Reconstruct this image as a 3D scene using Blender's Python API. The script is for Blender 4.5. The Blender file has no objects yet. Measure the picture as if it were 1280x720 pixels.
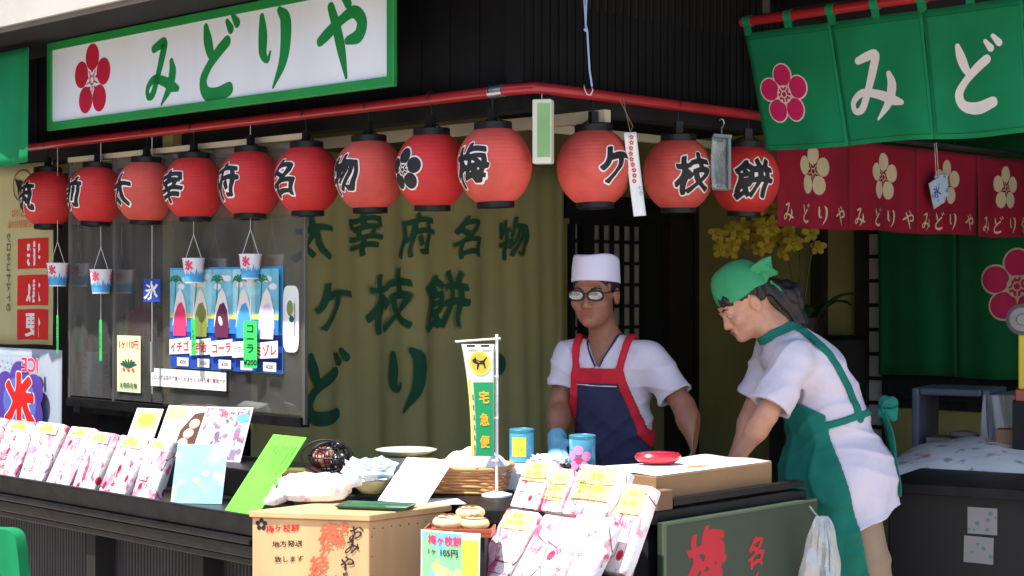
import bpy, bmesh, math, random
import numpy as np
from mathutils import Vector, Matrix
random.seed(7); RNG = np.random.default_rng(5)
SC = bpy.context.scene
COL = SC.collection
R = math.radians

# ---------------------------------------------------------------- camera, sky, sun, exposure
F, CX, CY, EYE = 2045.0, 640.0, 360.0, 1.58
cam = bpy.data.cameras.new("Camera"); camo = bpy.data.objects.new("Camera", cam); COL.objects.link(camo)
camo.location = (0, 0, EYE); camo.rotation_euler = (R(90), 0, 0)
cam.sensor_width = 36.0; cam.lens = 36.0 * F / 1280.0
cam.clip_start = 0.1; cam.clip_end = 3000
SC.camera = camo
SUN_EL = 66.0; SUN_H = Vector((-0.72, -0.69, 0)).normalized()
W = bpy.data.worlds.new("World"); SC.world = W; W.use_nodes = True
nt = W.node_tree; bg = nt.nodes["Background"]
sky = nt.nodes.new("ShaderNodeTexSky"); sky.sky_type = 'NISHITA'; sky.sun_disc = False
sky.sun_elevation = R(SUN_EL); sky.sun_rotation = math.atan2(SUN_H.x, SUN_H.y) % (2 * math.pi)
nt.links.new(sky.outputs[0], bg.inputs[0]); bg.inputs[1].default_value = 0.15
sl = bpy.data.lights.new("Sun", 'SUN'); sl.energy = 4.6; sl.angle = R(0.5); sl.color = (1.0, 0.95, 0.87)
so = bpy.data.objects.new("Sun", sl); COL.objects.link(so); so.location = (-6, -6, 12)
sdir = SUN_H * math.cos(R(SUN_EL)) + Vector((0, 0, math.sin(R(SUN_EL))))
so.rotation_euler = (-sdir).to_track_quat('-Z', 'Y').to_euler()
vs = SC.view_settings; vs.view_transform = 'Standard'; vs.look = 'None'; vs.exposure = 1.0; vs.gamma = 1.0; vs.use_curve_mapping = False
SC.cycles.max_bounces = 8; SC.cycles.transparent_max_bounces = 16
SC.cycles.use_denoising = True

# ---------------------------------------------------------------- where things stand
def V(*a): return Vector(a)
def at(px, py, Y): return V((px - CX) / F * Y, Y, EYE - (py - CY) / F * Y)
DL = V(-.715, .699, 0).normalized(); DR = V(DL.y, -DL.x, 0)      # along the left and the right shop front, away from the corner
NL = -DR; NR = -DL                                               # outward from each front
UP = V(0, 0, 1)
C0 = V((668 - CX) / F * 5.8, 5.8, 0)                             # the corner of the shop under the lantern rail
def _on(px, py, P, D):
    k = (px - CX) / F
    s = (k * P.y - P.x) / (D.x - k * D.y); q = P + D * s
    return V(q.x, q.y, EYE - (py - CY) / F * q.y)
def LP(px, py, off=0.): return _on(px, py, C0 + NL * off, DL)
def RP(px, py, off=0.): return _on(px, py, C0 + NR * off, DR)
def LF(s, off, z): return C0 + DL * s + NL * off + UP * z        # point by metres along the left front
def RF(s, off, z): return C0 + DR * s + NR * off + UP * z

# ---------------------------------------------------------------- materials
def S(r, g, b):
    f = lambda c: (c / 255 / 12.92) if c / 255 <= .04045 else ((c / 255 + .055) / 1.055) ** 2.4
    return (f(r), f(g), f(b))
MATS = {}
def M(name, col, rough=.6, var=.1, scale=6., bump=0., bscale=60., metal=0., spec=.4, coat=0., trans=0., sheen=0., sub=0., det=3., stretch=None):
    if name in MATS: return MATS[name]
    m = bpy.data.materials.new(name); m.use_nodes = True; n = m.node_tree; b = n.nodes["Principled BSDF"]
    L = n.links.new
    tc = n.nodes.new("ShaderNodeTexCoord"); src = tc.outputs["Object"]
    if stretch:
        mp = n.nodes.new("ShaderNodeMapping"); mp.inputs["Scale"].default_value = stretch; L(src, mp.inputs[0]); src = mp.outputs[0]
    if var > 0:
        no = n.nodes.new("ShaderNodeTexNoise"); no.inputs["Scale"].default_value = scale; no.inputs["Detail"].default_value = det
        L(src, no.inputs["Vector"])
        mx = n.nodes.new("ShaderNodeMix"); mx.data_type = 'RGBA'
        mr = n.nodes.new("ShaderNodeMapRange"); mr.inputs[1].default_value = .3; mr.inputs[2].default_value = .7; L(no.outputs[0], mr.inputs[0])
        L(mr.outputs[0], mx.inputs[0])
        mx.inputs[6].default_value = tuple(max(0, c * (1 - var)) for c in col) + (1,)
        mx.inputs[7].default_value = tuple(min(1, c * (1 + var)) for c in col) + (1,)
        L(mx.outputs[2], b.inputs["Base Color"])
    else: b.inputs["Base Color"].default_value = tuple(col) + (1,)
    if bump > 0:
        n2 = n.nodes.new("ShaderNodeTexNoise"); n2.inputs["Scale"].default_value = bscale; n2.inputs["Detail"].default_value = 4
        L(src, n2.inputs["Vector"])
        bp = n.nodes.new("ShaderNodeBump"); bp.inputs["Strength"].default_value = min(1, bump); bp.inputs["Distance"].default_value = .01
        L(n2.outputs[0], bp.inputs["Height"]); L(bp.outputs[0], b.inputs["Normal"])
    b.inputs["Roughness"].default_value = rough; b.inputs["Metallic"].default_value = metal
    b.inputs["Specular IOR Level"].default_value = spec; b.inputs["Coat Weight"].default_value = coat
    b.inputs["Transmission Weight"].default_value = trans; b.inputs["Sheen Weight"].default_value = sheen
    if sub > 0:
        b.inputs["Subsurface Weight"].default_value = sub; b.inputs["Subsurface Radius"].default_value = (.012, .005, .003); b.inputs["Subsurface Scale"].default_value = 1.
    MATS[name] = m; return m
def thin_cloth(name, col, tl=.3, **k):
    """cloth or paper that lets some light through from behind"""
    if name in MATS: return MATS[name]
    m = M(name, col, **k); n = m.node_tree; b = n.nodes["Principled BSDF"]; out = n.nodes["Material Output"]
    t = n.nodes.new("ShaderNodeBsdfTranslucent"); t.inputs[0].default_value = tuple(col) + (1,)
    mx = n.nodes.new("ShaderNodeMixShader"); mx.inputs[0].default_value = tl
    n.links.new(b.outputs[0], mx.inputs[1]); n.links.new(t.outputs[0], mx.inputs[2]); n.links.new(mx.outputs[0], out.inputs[0])
    return m
def clear_sheet(name, tint=(1, 1, 1), gloss=.12, rough=.02, haze=0., hazecol=(.6, .6, .6)):
    """clear glass or film: see-through with a glossy skin and a patchy diffuse haze"""
    if name in MATS: return MATS[name]
    m = bpy.data.materials.new(name); m.use_nodes = True; n = m.node_tree; L = n.links.new
    n.nodes.remove(n.nodes["Principled BSDF"]); out = n.nodes["Material Output"]
    t = n.nodes.new("ShaderNodeBsdfTransparent"); t.inputs[0].default_value = tuple(tint) + (1,)
    g = n.nodes.new("ShaderNodeBsdfGlossy"); g.inputs["Roughness"].default_value = rough
    f = n.nodes.new("ShaderNodeFresnel"); ge = n.nodes.new("ShaderNodeNewGeometry"); io = n.nodes.new("ShaderNodeMath"); io.operation = 'MULTIPLY_ADD'; io.inputs[1].default_value = 1 / 1.5 - 1.5; io.inputs[2].default_value = 1.5
    L(ge.outputs["Backfacing"], io.inputs[0]); L(io.outputs[0], f.inputs[0])
    ad = n.nodes.new("ShaderNodeMath"); ad.operation = 'ADD'; ad.inputs[1].default_value = gloss; L(f.outputs[0], ad.inputs[0])
    mx = n.nodes.new("ShaderNodeMixShader"); L(ad.outputs[0], mx.inputs[0]); L(t.outputs[0], mx.inputs[1]); L(g.outputs[0], mx.inputs[2])
    last = mx.outputs[0]
    if haze > 0:
        d = n.nodes.new("ShaderNodeBsdfDiffuse"); d.inputs[0].default_value = tuple(hazecol) + (1,)
        no = n.nodes.new("ShaderNodeTexNoise"); no.inputs["Scale"].default_value = 5
        ml = n.nodes.new("ShaderNodeMath"); ml.operation = 'MULTIPLY'; ml.inputs[1].default_value = haze * 2; L(no.outputs[0], ml.inputs[0])
        m2 = n.nodes.new("ShaderNodeMixShader"); L(ml.outputs[0], m2.inputs[0]); L(last, m2.inputs[1]); L(d.outputs[0], m2.inputs[2]); last = m2.outputs[0]
    L(last, out.inputs[0]); MATS[name] = m; return m
def printed(name, base, marks, rough=.55, bump=0., rand=True):
    """paper with printed blotches: marks = [(colour, scale, threshold, kind, stretch)]"""
    if name in MATS: return MATS[name]
    m = bpy.data.materials.new(name); m.use_nodes = True; n = m.node_tree; b = n.nodes["Principled BSDF"]; L = n.links.new
    tc = n.nodes.new("ShaderNodeTexCoord"); src = tc.outputs["Object"]
    if rand:
        oi = n.nodes.new("ShaderNodeObjectInfo"); ml = n.nodes.new("ShaderNodeMath"); ml.operation = 'MULTIPLY'; ml.inputs[1].default_value = 37.
        L(oi.outputs["Random"], ml.inputs[0]); va = n.nodes.new("ShaderNodeVectorMath"); va.operation = 'ADD'; L(src, va.inputs[0]); L(ml.outputs[0], va.inputs[1]); src = va.outputs[0]
    prev = None
    for i, (c, sc, th, kind, st) in enumerate(marks):
        mp = n.nodes.new("ShaderNodeMapping"); mp.inputs["Scale"].default_value = st; mp.inputs["Location"].default_value = (i * 3.1, i * 1.7, i * .9); L(src, mp.inputs[0])
        mr = n.nodes.new("ShaderNodeMapRange")
        if kind == 'spot':
            t = n.nodes.new("ShaderNodeTexVoronoi"); t.inputs["Scale"].default_value = sc; L(mp.outputs[0], t.inputs["Vector"])
            mr.inputs[1].default_value = th; mr.inputs[2].default_value = th * .82
        elif kind == 'line':
            t = n.nodes.new("ShaderNodeTexVoronoi"); t.feature = 'DISTANCE_TO_EDGE'; t.inputs["Scale"].default_value = sc; L(mp.outputs[0], t.inputs["Vector"])
            mr.inputs[1].default_value = th; mr.inputs[2].default_value = th * .5
        else:
            t = n.nodes.new("ShaderNodeTexNoise"); t.inputs["Scale"].default_value = sc; t.inputs["Detail"].default_value = 3; L(mp.outputs[0], t.inputs["Vector"])
            mr.inputs[1].default_value = th; mr.inputs[2].default_value = th + .06
        L(t.outputs[0], mr.inputs[0])
        mx = n.nodes.new("ShaderNodeMix"); mx.data_type = 'RGBA'; L(mr.outputs[0], mx.inputs[0])
        if prev is None: mx.inputs[6].default_value = tuple(base) + (1,)
        else: L(prev, mx.inputs[6])
        mx.inputs[7].default_value = tuple(c) + (1,); prev = mx.outputs[2]
    L(prev, b.inputs["Base Color"]); b.inputs["Roughness"].default_value = rough
    if bump:
        n2 = n.nodes.new("ShaderNodeTexNoise"); n2.inputs["Scale"].default_value = 22; L(src, n2.inputs["Vector"])
        bp = n.nodes.new("ShaderNodeBump"); bp.inputs["Strength"].default_value = bump; bp.inputs["Distance"].default_value = .02
        L(n2.outputs[0], bp.inputs["Height"]); L(bp.outputs[0], b.inputs["Normal"])
    MATS[name] = m; return m

# ---------------------------------------------------------------- mesh building
def world_inv(o):
    m = Matrix.Identity(4)
    while o is not None: m = o.matrix_basis @ m; o = o.parent
    return m.inverted()
def tag(o, label=None, cat=None, group=None, kind=None):
    if label: o["label"] = label
    if cat: o["category"] = cat
    if group: o["group"] = group
    if kind: o["kind"] = kind
    return o
def thing(name, label, cat, loc=(0, 0, 0), rot=(0, 0, 0), group=None):
    o = bpy.data.objects.new(name, None); COL.objects.link(o); o.location = loc; o.rotation_euler = rot; o.empty_display_size = .05
    return tag(o, label, cat, group)
class MB:
    def __init__(s): s.v = []; s.f = []; s.m = []
    def add(s, vs, fs, mi=0):
        k = len(s.v); s.v += [Vector(p) for p in vs]; s.f += [tuple(i + k for i in f) for f in fs]; s.m += [mi] * len(fs); return s
    def box(s, c, size, mi=0, rz=0., Mx=None):
        x, y, z = (d / 2 for d in size)
        vs = [V(sx * x, sy * y, sz * z) for sx in (-1, 1) for sy in (-1, 1) for sz in (-1, 1)]
        Q = Mx if Mx is not None else Matrix.Rotation(rz, 4, 'Z')
        vs = [Q @ p + Vector(c) for p in vs]
        return s.add(vs, [(0, 1, 3, 2), (4, 6, 7, 5), (0, 4, 5, 1), (2, 3, 7, 6), (0, 2, 6, 4), (1, 5, 7, 3)], mi)
    def beam(s, a, b, w, h, mi=0, up=UP):
        """a box from a to b, w across and h tall"""
        a = Vector(a); b = Vector(b); d = (b - a); L = d.length; d.normalize(); x = d.cross(up).normalized(); u = x.cross(d)
        vs = [p + x * (sx * w / 2) + u * (sz * h / 2) for p in (a, b) for sx in (-1, 1) for sz in (-1, 1)]
        return s.add(vs, [(0, 1, 3, 2), (4, 6, 7, 5), (0, 4, 5, 1), (2, 3, 7, 6), (0, 2, 6, 4), (1, 5, 7, 3)], mi)
    def prism(s, poly, z0, z1, mi=0):
        n = len(poly); vs = [V(p[0], p[1], z0) for p in poly] + [V(p[0], p[1], z1) for p in poly]
        fs = [tuple(range(n))[::-1], tuple(range(n, 2 * n))] + [(i, (i + 1) % n, n + (i + 1) % n, n + i) for i in range(n)]
        return s.add(vs, fs, mi)
    def tube(s, pts, r, n=8, mi=0, closed=False, cap=True):
        pts = [Vector(p) for p in pts]; N = len(pts); rr = r if isinstance(r, (list, tuple)) else [r] * N
        vs = []; ref = None
        for i, p in enumerate(pts):
            a = pts[(i - 1) % N] if (closed or i > 0) else p; b = pts[(i + 1) % N] if (closed or i < N - 1) else p
            d = (b - a).normalized()
            if ref is None: ref = V(0, 0, 1) if abs(d.z) < .9 else V(1, 0, 0)
            x = d.cross(ref).normalized(); y = x.cross(d).normalized(); ref = y
            vs += [p + (x * math.cos(2 * math.pi * k / n) + y * math.sin(2 * math.pi * k / n)) * rr[i] for k in range(n)]
        fs = []
        for i in range(N if closed else N - 1):
            j = (i + 1) % N
            fs += [(i * n + k, i * n + (k + 1) % n, j * n + (k + 1) % n, j * n + k) for k in range(n)]
        if cap and not closed: fs += [tuple(range(n))[::-1], tuple((N - 1) * n + k for k in range(n))]
        return s.add(vs, fs, mi)
    def lathe(s, prof, n=24, c=(0, 0, 0), mi=0, Mx=None, sx=1., sy=1.):
        c = Vector(c); vs = []
        for (r, z) in prof:
            for k in range(n):
                a = 2 * math.pi * k / n; p = V(r * sx * math.cos(a), r * sy * math.sin(a), z)
                vs.append((Mx @ p if Mx is not None else p) + c)
        fs = [(i * n + k, i * n + (k + 1) % n, (i + 1) * n + (k + 1) % n, (i + 1) * n + k) for i in range(len(prof) - 1) for k in range(n)]
        if prof[0][0] > 1e-6: fs.append(tuple(range(n))[::-1])
        if prof[-1][0] > 1e-6: fs.append(tuple((len(prof) - 1) * n + k for k in range(n)))
        return s.add(vs, fs, mi)
    def ball(s, c, r, n=12, mi=0, Mx=None):
        r = (r, r, r) if not isinstance(r, (tuple, list)) else r; c = Vector(c)
        prof = [(math.sin(math.pi * i / n), -math.cos(math.pi * i / n)) for i in range(n + 1)]
        m = 2 * n; vs = [(V(r[0] * q * math.cos(2 * math.pi * k / m), r[1] * q * math.sin(2 * math.pi * k / m), r[2] * z)) for q, z in prof for k in range(m)]
        vs = [(Mx @ p if Mx is not None else p) + c for p in vs]
        return s.add(vs, [(i * m + k, i * m + (k + 1) % m, (i + 1) * m + (k + 1) % m, (i + 1) * m + k) for i in range(n) for k in range(m)], mi)
    def sheet(s, fn, nu, nv, t=.0, mi=0):
        """fn(u, v, d) with u, v in 0..1: a grid, given thickness t along d"""
        def grid(d): return [fn(i / nu, j / nv, d) for i in range(nu + 1) for j in range(nv + 1)]
        w = nv + 1; fs = [(i * w + j, (i + 1) * w + j, (i + 1) * w + j + 1, i * w + j + 1) for i in range(nu) for j in range(nv)]
        if t == 0: return s.add(grid(0), fs, mi)
        k = (nu + 1) * w; vs = grid(0) + grid(-t); f2 = fs + [tuple(q + k for q in f[::-1]) for f in fs]
        for i in range(nu): f2 += [(i * w, i * w + k, (i + 1) * w + k, (i + 1) * w), (i * w + nv, (i + 1) * w + nv, (i + 1) * w + nv + k, i * w + nv + k)]
        for j in range(nv): f2 += [(j, j + 1, j + 1 + k, j + k), (nu * w + j, nu * w + j + k, nu * w + j + 1 + k, nu * w + j + 1)]
        return s.add(vs, f2, mi)
    def build(s, name, mats, parent=None, world=False, smooth=False, bevel=0., seg=2, weld=True, sub=0):
        if not isinstance(mats, (list, tuple)): mats = [mats]
        vs = s.v; loc = None
        if parent is not None and world:
            q = world_inv(parent); vs = [q @ p for p in vs]
        if parent is None:
            xs = [p.x for p in vs]; ys = [p.y for p in vs]; loc = V((min(xs) + max(xs)) / 2, (min(ys) + max(ys)) / 2, min(p.z for p in vs))
            vs = [p - loc for p in vs]
        me = bpy.data.meshes.new(name); me.from_pydata([tuple(p) for p in vs], [], s.f)
        for m in mats: me.materials.append(m)
        me.polygons.foreach_set("material_index", s.m)
        bm = bmesh.new(); bm.from_mesh(me)
        if weld: bmesh.ops.remove_doubles(bm, verts=bm.verts, dist=1e-6)
        bmesh.ops.recalc_face_normals(bm, faces=bm.faces)
        if bevel > 0:
            es = [e for e in bm.edges if len(e.link_faces) == 2 and e.calc_face_angle(0) > .6]
            bmesh.ops.bevel(bm, geom=es, offset=bevel, segments=seg, affect='EDGES', clamp_overlap=True, profile=.5)
        bm.to_mesh(me); bm.free()
        if smooth:
            me.polygons.foreach_set("use_smooth", [True] * len(me.polygons))
            if smooth == 'auto': me.set_sharp_from_angle(angle=R(38))
        o = bpy.data.objects.new(name, me); COL.objects.link(o)
        if parent is not None: o.parent = parent
        if loc is not None: o.location = loc
        return o
def copy_tree(o, parent=None):
    c = o.copy(); COL.objects.link(c); c.parent = parent
    for ch in list(o.children): copy_tree(ch, c)
    return c

# ---------------------------------------------------------------- flat prints: shapes, brush strokes and letters laid on a surface
_G = {}
def glyph(txt, bold=0.):
    """(verts, faces) of a piece of lettering, one em high, centred"""
    k = (txt, bold)
    if k in _G: return _G[k]
    cu = bpy.data.curves.new("t", 'FONT'); cu.body = txt; cu.size = 1; cu.align_x = 'CENTER'; cu.align_y = 'CENTER'; cu.offset = bold; cu.resolution_u = 3
    cu.dimensions = '2D'; cu.fill_mode = 'BOTH'
    ob = bpy.data.objects.new("t", cu); COL.objects.link(ob)
    dg = bpy.context.evaluated_depsgraph_get(); me = bpy.data.meshes.new_from_object(ob.evaluated_get(dg))
    vs = np.array([v.co[:2] for v in me.vertices]).reshape(-1, 2); fs = [tuple(p.vertices) for p in me.polygons]
    bpy.data.objects.remove(ob); bpy.data.curves.remove(cu); bpy.data.meshes.remove(me)
    if len(vs): vs = vs - (vs.min(0) + vs.max(0)) / 2
    _G[k] = (vs, fs); return _G[k]
_D = {}
def glyph_field(txt, n):
    """distance to the outline of a piece of lettering on a grid of n cells to the em"""
    if (txt, n) in _D: return _D[(txt, n)]
    vs, fs = glyph(txt); cnt = {}
    for f in fs:
        for i, j in zip(f, f[1:] + f[:1]): k = (min(i, j), max(i, j)); cnt[k] = cnt.get(k, 0) + 1
    E = np.array([k for k, c in cnt.items() if c == 1]); mg = .14; lo = vs.min(0) - mg; hi = vs.max(0) + mg
    xs = np.arange(lo[0], hi[0] + 1 / n, 1 / n); ys = np.arange(lo[1], hi[1] + 1 / n, 1 / n); X, Y = np.meshgrid(xs, ys, indexing='ij')
    d = np.full(X.shape, 1e9); ins = np.zeros(X.shape, bool)
    for i, j in E:
        (ax, ay), (bx, by) = vs[i], vs[j]; ex, ey = bx - ax, by - ay; t = np.clip(((X - ax) * ex + (Y - ay) * ey) / (ex * ex + ey * ey + 1e-12), 0, 1)
        d = np.minimum(d, (X - ax - t * ex) ** 2 + (Y - ay - t * ey) ** 2)
        if ay != by: ins ^= ((ay > Y) != (by > Y)) & (X < ex * (Y - ay) / ey + ax)
    _D[(txt, n)] = (xs, ys, np.where(ins, -1, 1) * np.sqrt(d)); return _D[(txt, n)]
def glyph_brush(txt, bold, n, uneven=0., seed=0):
    """lettering thickened by bold, its strokes swelling and thinning as from a brush"""
    xs, ys, D = glyph_field(txt, n); X, Y = np.meshgrid(xs, ys, indexing='ij')
    Z = D - bold - uneven * (np.sin(X * 8 + Y * 5 + seed) + np.sin(X * 5 - Y * 9 + 2 + seed)) * .5
    vs = []; fs = []; S_ = Z < 0; c = S_[:-1, :-1].astype(int) + S_[1:, :-1] + S_[1:, 1:] + S_[:-1, 1:]
    for i, j in np.argwhere(c > 0):
        q = [(i, j), (i + 1, j), (i + 1, j + 1), (i, j + 1)]; k = len(vs)
        if c[i, j] == 4: vs += [(xs[a], ys[b]) for a, b in q]; fs.append((k, k + 1, k + 2, k + 3)); continue
        out = []
        for (a, b), (e, f) in zip(q, q[1:] + q[:1]):
            za, zb = Z[a, b], Z[e, f]
            if za < 0: out.append((xs[a], ys[b]))
            if (za < 0) != (zb < 0): t = za / (za - zb); out.append((xs[a] + (xs[e] - xs[a]) * t, ys[b] + (ys[f] - ys[b]) * t))
        if len(out) > 2: vs += out; fs.append(tuple(range(k, k + len(out))))
    return np.array(vs).reshape(-1, 2), fs
def cr(pts, n=6):
    """Catmull-Rom through points of any size"""
    P = [np.array(p, float) for p in pts]; P = [2 * P[0] - P[1]] + P + [2 * P[-1] - P[-2]]; out = []
    for i in range(1, len(P) - 2):
        for k in range(n):
            t = k / n; out.append(.5 * (2 * P[i] + (P[i + 1] - P[i - 1]) * t + (2 * P[i - 1] - 5 * P[i] + 4 * P[i + 1] - P[i + 2]) * t * t + (3 * P[i] - P[i - 1] - 3 * P[i + 1] + P[i + 2]) * t ** 3))
    out.append(P[-2]); return out
KANA = {  # brush strokes (x, y, half width) on a 100 square
 'み': [[(27, 82, 5), (44, 87, 6), (57, 88, 6), (50, 68, 6), (38, 42, 5), (24, 17, 5), (11, 14, 4), (10, 27, 4), (28, 38, 5), (55, 33, 6), (75, 25, 7), (92, 20, 4)], [(76, 60, 4), (79, 44, 7), (70, 22, 6), (48, 0, 1.5)]],
 'ど': [[(26, 90, 4), (30, 74, 7), (36, 58, 6), (43, 48, 3)], [(74, 68, 6), (56, 58, 6), (34, 42, 5), (20, 25, 6), (26, 9, 7), (50, 4, 8), (78, 10, 7)], [(74, 92, 3), (82, 82, 5)], [(87, 98, 3), (96, 88, 5)]],
 'り': [[(22, 88, 4), (24, 66, 7), (24, 44, 6), (34, 34, 3), (40, 44, 1.5)], [(60, 92, 4), (72, 80, 8), (73, 55, 8), (66, 28, 6), (46, 0, 1.5)]],
 'や': [[(6, 48, 5), (22, 56, 6), (46, 68, 5), (72, 76, 6), (88, 64, 7), (82, 48, 7), (60, 44, 4)], [(50, 98, 3), (62, 86, 5)], [(28, 86, 5), (38, 64, 6), (48, 36, 6), (58, 2, 2)]],
}
class Ink:
    def __init__(s, fn, base=.0007, step=.00025): s.fn = fn; s.d = base; s.step = step; s.mb = MB(); s.mats = []
    def mi(s, m):
        if m not in s.mats: s.mats.append(m)
        return s.mats.index(m)
    def flat(s, vs, fs, mat, cut=0.):
        if len(vs) == 0: return
        if cut > 0:
            bm = bmesh.new(); bv = [bm.verts.new((p[0], p[1], 0)) for p in vs]
            for f in fs:
                try: bm.faces.new([bv[i] for i in f])
                except ValueError: pass
            for ax in (0, 1):
                lo = min(p[ax] for p in vs); hi = max(p[ax] for p in vs); x = math.floor(lo / cut) * cut + cut
                while x < hi:
                    co = [0, 0, 0]; no = [0, 0, 0]; co[ax] = x; no[ax] = 1
                    bmesh.ops.bisect_plane(bm, geom=bm.verts[:] + bm.edges[:] + bm.faces[:], plane_co=co, plane_no=no, dist=1e-7); x += cut
            bm.verts.index_update(); vs = [(v.co.x, v.co.y) for v in bm.verts]; fs = [tuple(v.index for v in f.verts) for f in bm.faces]; bm.free()
        s.mb.add([s.fn(p[0], p[1], s.d) for p in vs], fs, s.mi(mat)); s.d += s.step
    def poly(s, pts, mat, cut=0.): s.flat(pts, [tuple(range(len(pts)))], mat, cut); return s
    def rect(s, x0, y0, x1, y1, mat, cut=0.): return s.poly([(x0, y0), (x1, y0), (x1, y1), (x0, y1)], mat, cut)
    def ell(s, cx, cy, rx, ry, mat, rot=0., n=20, cut=0.):
        c, q = math.cos(rot), math.sin(rot)
        return s.poly([(cx + rx * math.cos(a) * c - ry * math.sin(a) * q, cy + rx * math.cos(a) * q + ry * math.sin(a) * c) for a in (2 * math.pi * k / n for k in range(n))], mat, cut)
    def ring(s, cx, cy, rx, ry, w, mat, n=28, cut=0., arc=(0, 1)):
        vs = []; 
        for k in range(n + 1):
            a = 2 * math.pi * (arc[0] + (arc[1] - arc[0]) * k / n); vs += [(cx + rx * math.cos(a), cy + ry * math.sin(a)), (cx + (rx - w) * math.cos(a), cy + (ry - w) * math.sin(a))]
        s.flat(vs, [(2 * k, 2 * k + 1, 2 * k + 3, 2 * k + 2) for k in range(n)], mat, cut); return s
    def line(s, pts, w, mat, cut=0., n=5):
        return s.stroke([(p[0], p[1], (p[2] if len(p) > 2 else 1) * w / 2) for p in pts], mat, cut, n)
    def stroke(s, pts, mat, cut=0., n=6):
        P = cr(pts, n) if len(pts) > 2 else [np.array(p, float) for p in pts]; N = len(P); vs = []
        for i, p in enumerate(P):
            d = P[min(i + 1, N - 1)][:2] - P[max(i - 1, 0)][:2]; l = np.hypot(*d) or 1; nx, ny = -d[1] / l, d[0] / l; w = max(p[2], 1e-5)
            vs += [(p[0] + nx * w, p[1] + ny * w), (p[0] - nx * w, p[1] - ny * w)]
        fs = [(2 * i, 2 * i + 1, 2 * i + 3, 2 * i + 2) for i in range(N - 1)]
        for e, sg in ((0, -1), (N - 1, 1)):      # rounded ends
            p = P[e]; q = P[1] if e == 0 else P[N - 2]; d = p[:2] - q[:2]; a0 = math.atan2(d[1], d[0]); k = len(vs); w = p[2]
            vs += [(p[0] + w * math.cos(a0 + t), p[1] + w * math.sin(a0 + t)) for t in (-1.57, -.9, -.35, .35, .9, 1.57)]; fs.append(tuple(range(k, k + 6)))
        s.flat(vs, fs, mat, cut); return s
    def kana(s, ch, cx, cy, h, mat, w=None, cut=0., fat=1.):
        w = w or h * .95
        for st in KANA[ch]: s.stroke([(cx + (x - 50) / 100 * w, cy + (y - 50) / 100 * h, q / 100 * h * fat) for x, y, q in st], mat, cut)
        return s
    def text(s, txt, cx, cy, h, mat, bold=0., sx=1., rot=0., cut=0., out=None, ow=.03, warp=0., vertical=False, pitch=1.05, skew=0., mirror=False):
        if vertical:
            n = len(txt)
            for i, ch in enumerate(txt): s.text(ch, cx + skew * i * h, cy + ((n - 1) / 2 - i) * h * pitch, h, mat, bold, sx, rot, cut, out, ow, warp, mirror=mirror)
            return s
        for (m, b) in ([(out, bold + ow)] if out else []) + [(mat, bold)]:
            if b > .004: n = (40 if h > .07 else 26) if len(txt) == 1 else 24; vs, fs = glyph_brush(txt, b, n, .012 if warp else 0., len(s.mb.f) % 7); cu = 0
            else: vs, fs = glyph(txt); cu = cut
            if len(vs) == 0: continue
            p = vs * h; p = p * [(-1 if mirror else 1) * sx, 1]
            if warp: p = p + np.stack([np.sin(vs[:, 1] * 9 + 1.3) * warp * h + vs[:, 1] * warp * h * 1.5, np.sin(vs[:, 0] * 7 + .6) * warp * h + vs[:, 0] * warp * h * 2.5], 1)
            c, q = math.cos(rot), math.sin(rot); p = p @ np.array([[c, q], [-q, c]]) + [cx, cy]
            s.flat([tuple(r) for r in p], fs, m, cu)
        return s
    def plum(s, cx, cy, r, petal, line=None, cut=0., sx=1., core=True, lw=.05):
        A = [math.pi / 2 + 2 * math.pi * k / 5 for k in range(5)]
        if line:
            for a in A: s.ell(cx + .62 * r * math.cos(a) * sx, cy + .62 * r * math.sin(a), (.36 + lw) * r * sx, (.36 + lw) * r, line, n=22, cut=cut)
        for a in A: s.ell(cx + .62 * r * math.cos(a) * sx, cy + .62 * r * math.sin(a), .36 * r * sx, .36 * r, petal, n=22, cut=cut)
        if core:
            lm = line or petal
            if line: s.ell(cx, cy, .3 * r * sx, .3 * r, line, cut=cut); s.ell(cx, cy, .26 * r * sx, .26 * r, petal, cut=cut)
            for a in A:
                b = a + math.pi / 5
                s.line([(cx + .1 * r * math.cos(b) * sx, cy + .1 * r * math.sin(b)), (cx + .3 * r * math.cos(b) * sx, cy + .3 * r * math.sin(b))], .035 * r, lm)
                s.ell(cx + .25 * r * math.cos(a) * sx, cy + .25 * r * math.sin(a), .05 * r * sx, .05 * r, lm, n=10)
            s.ring(cx, cy, .13 * r * sx, .13 * r, .035 * r, lm)
        return s
    def build(s, name, parent, world=False): return s.mb.build(name, s.mats, parent, world=world, weld=False)
def plane_fn(o, U, Vv, N):
    o = Vector(o); return lambda u, v, d=0.: o + U * u + Vv * v + N * d

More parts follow.
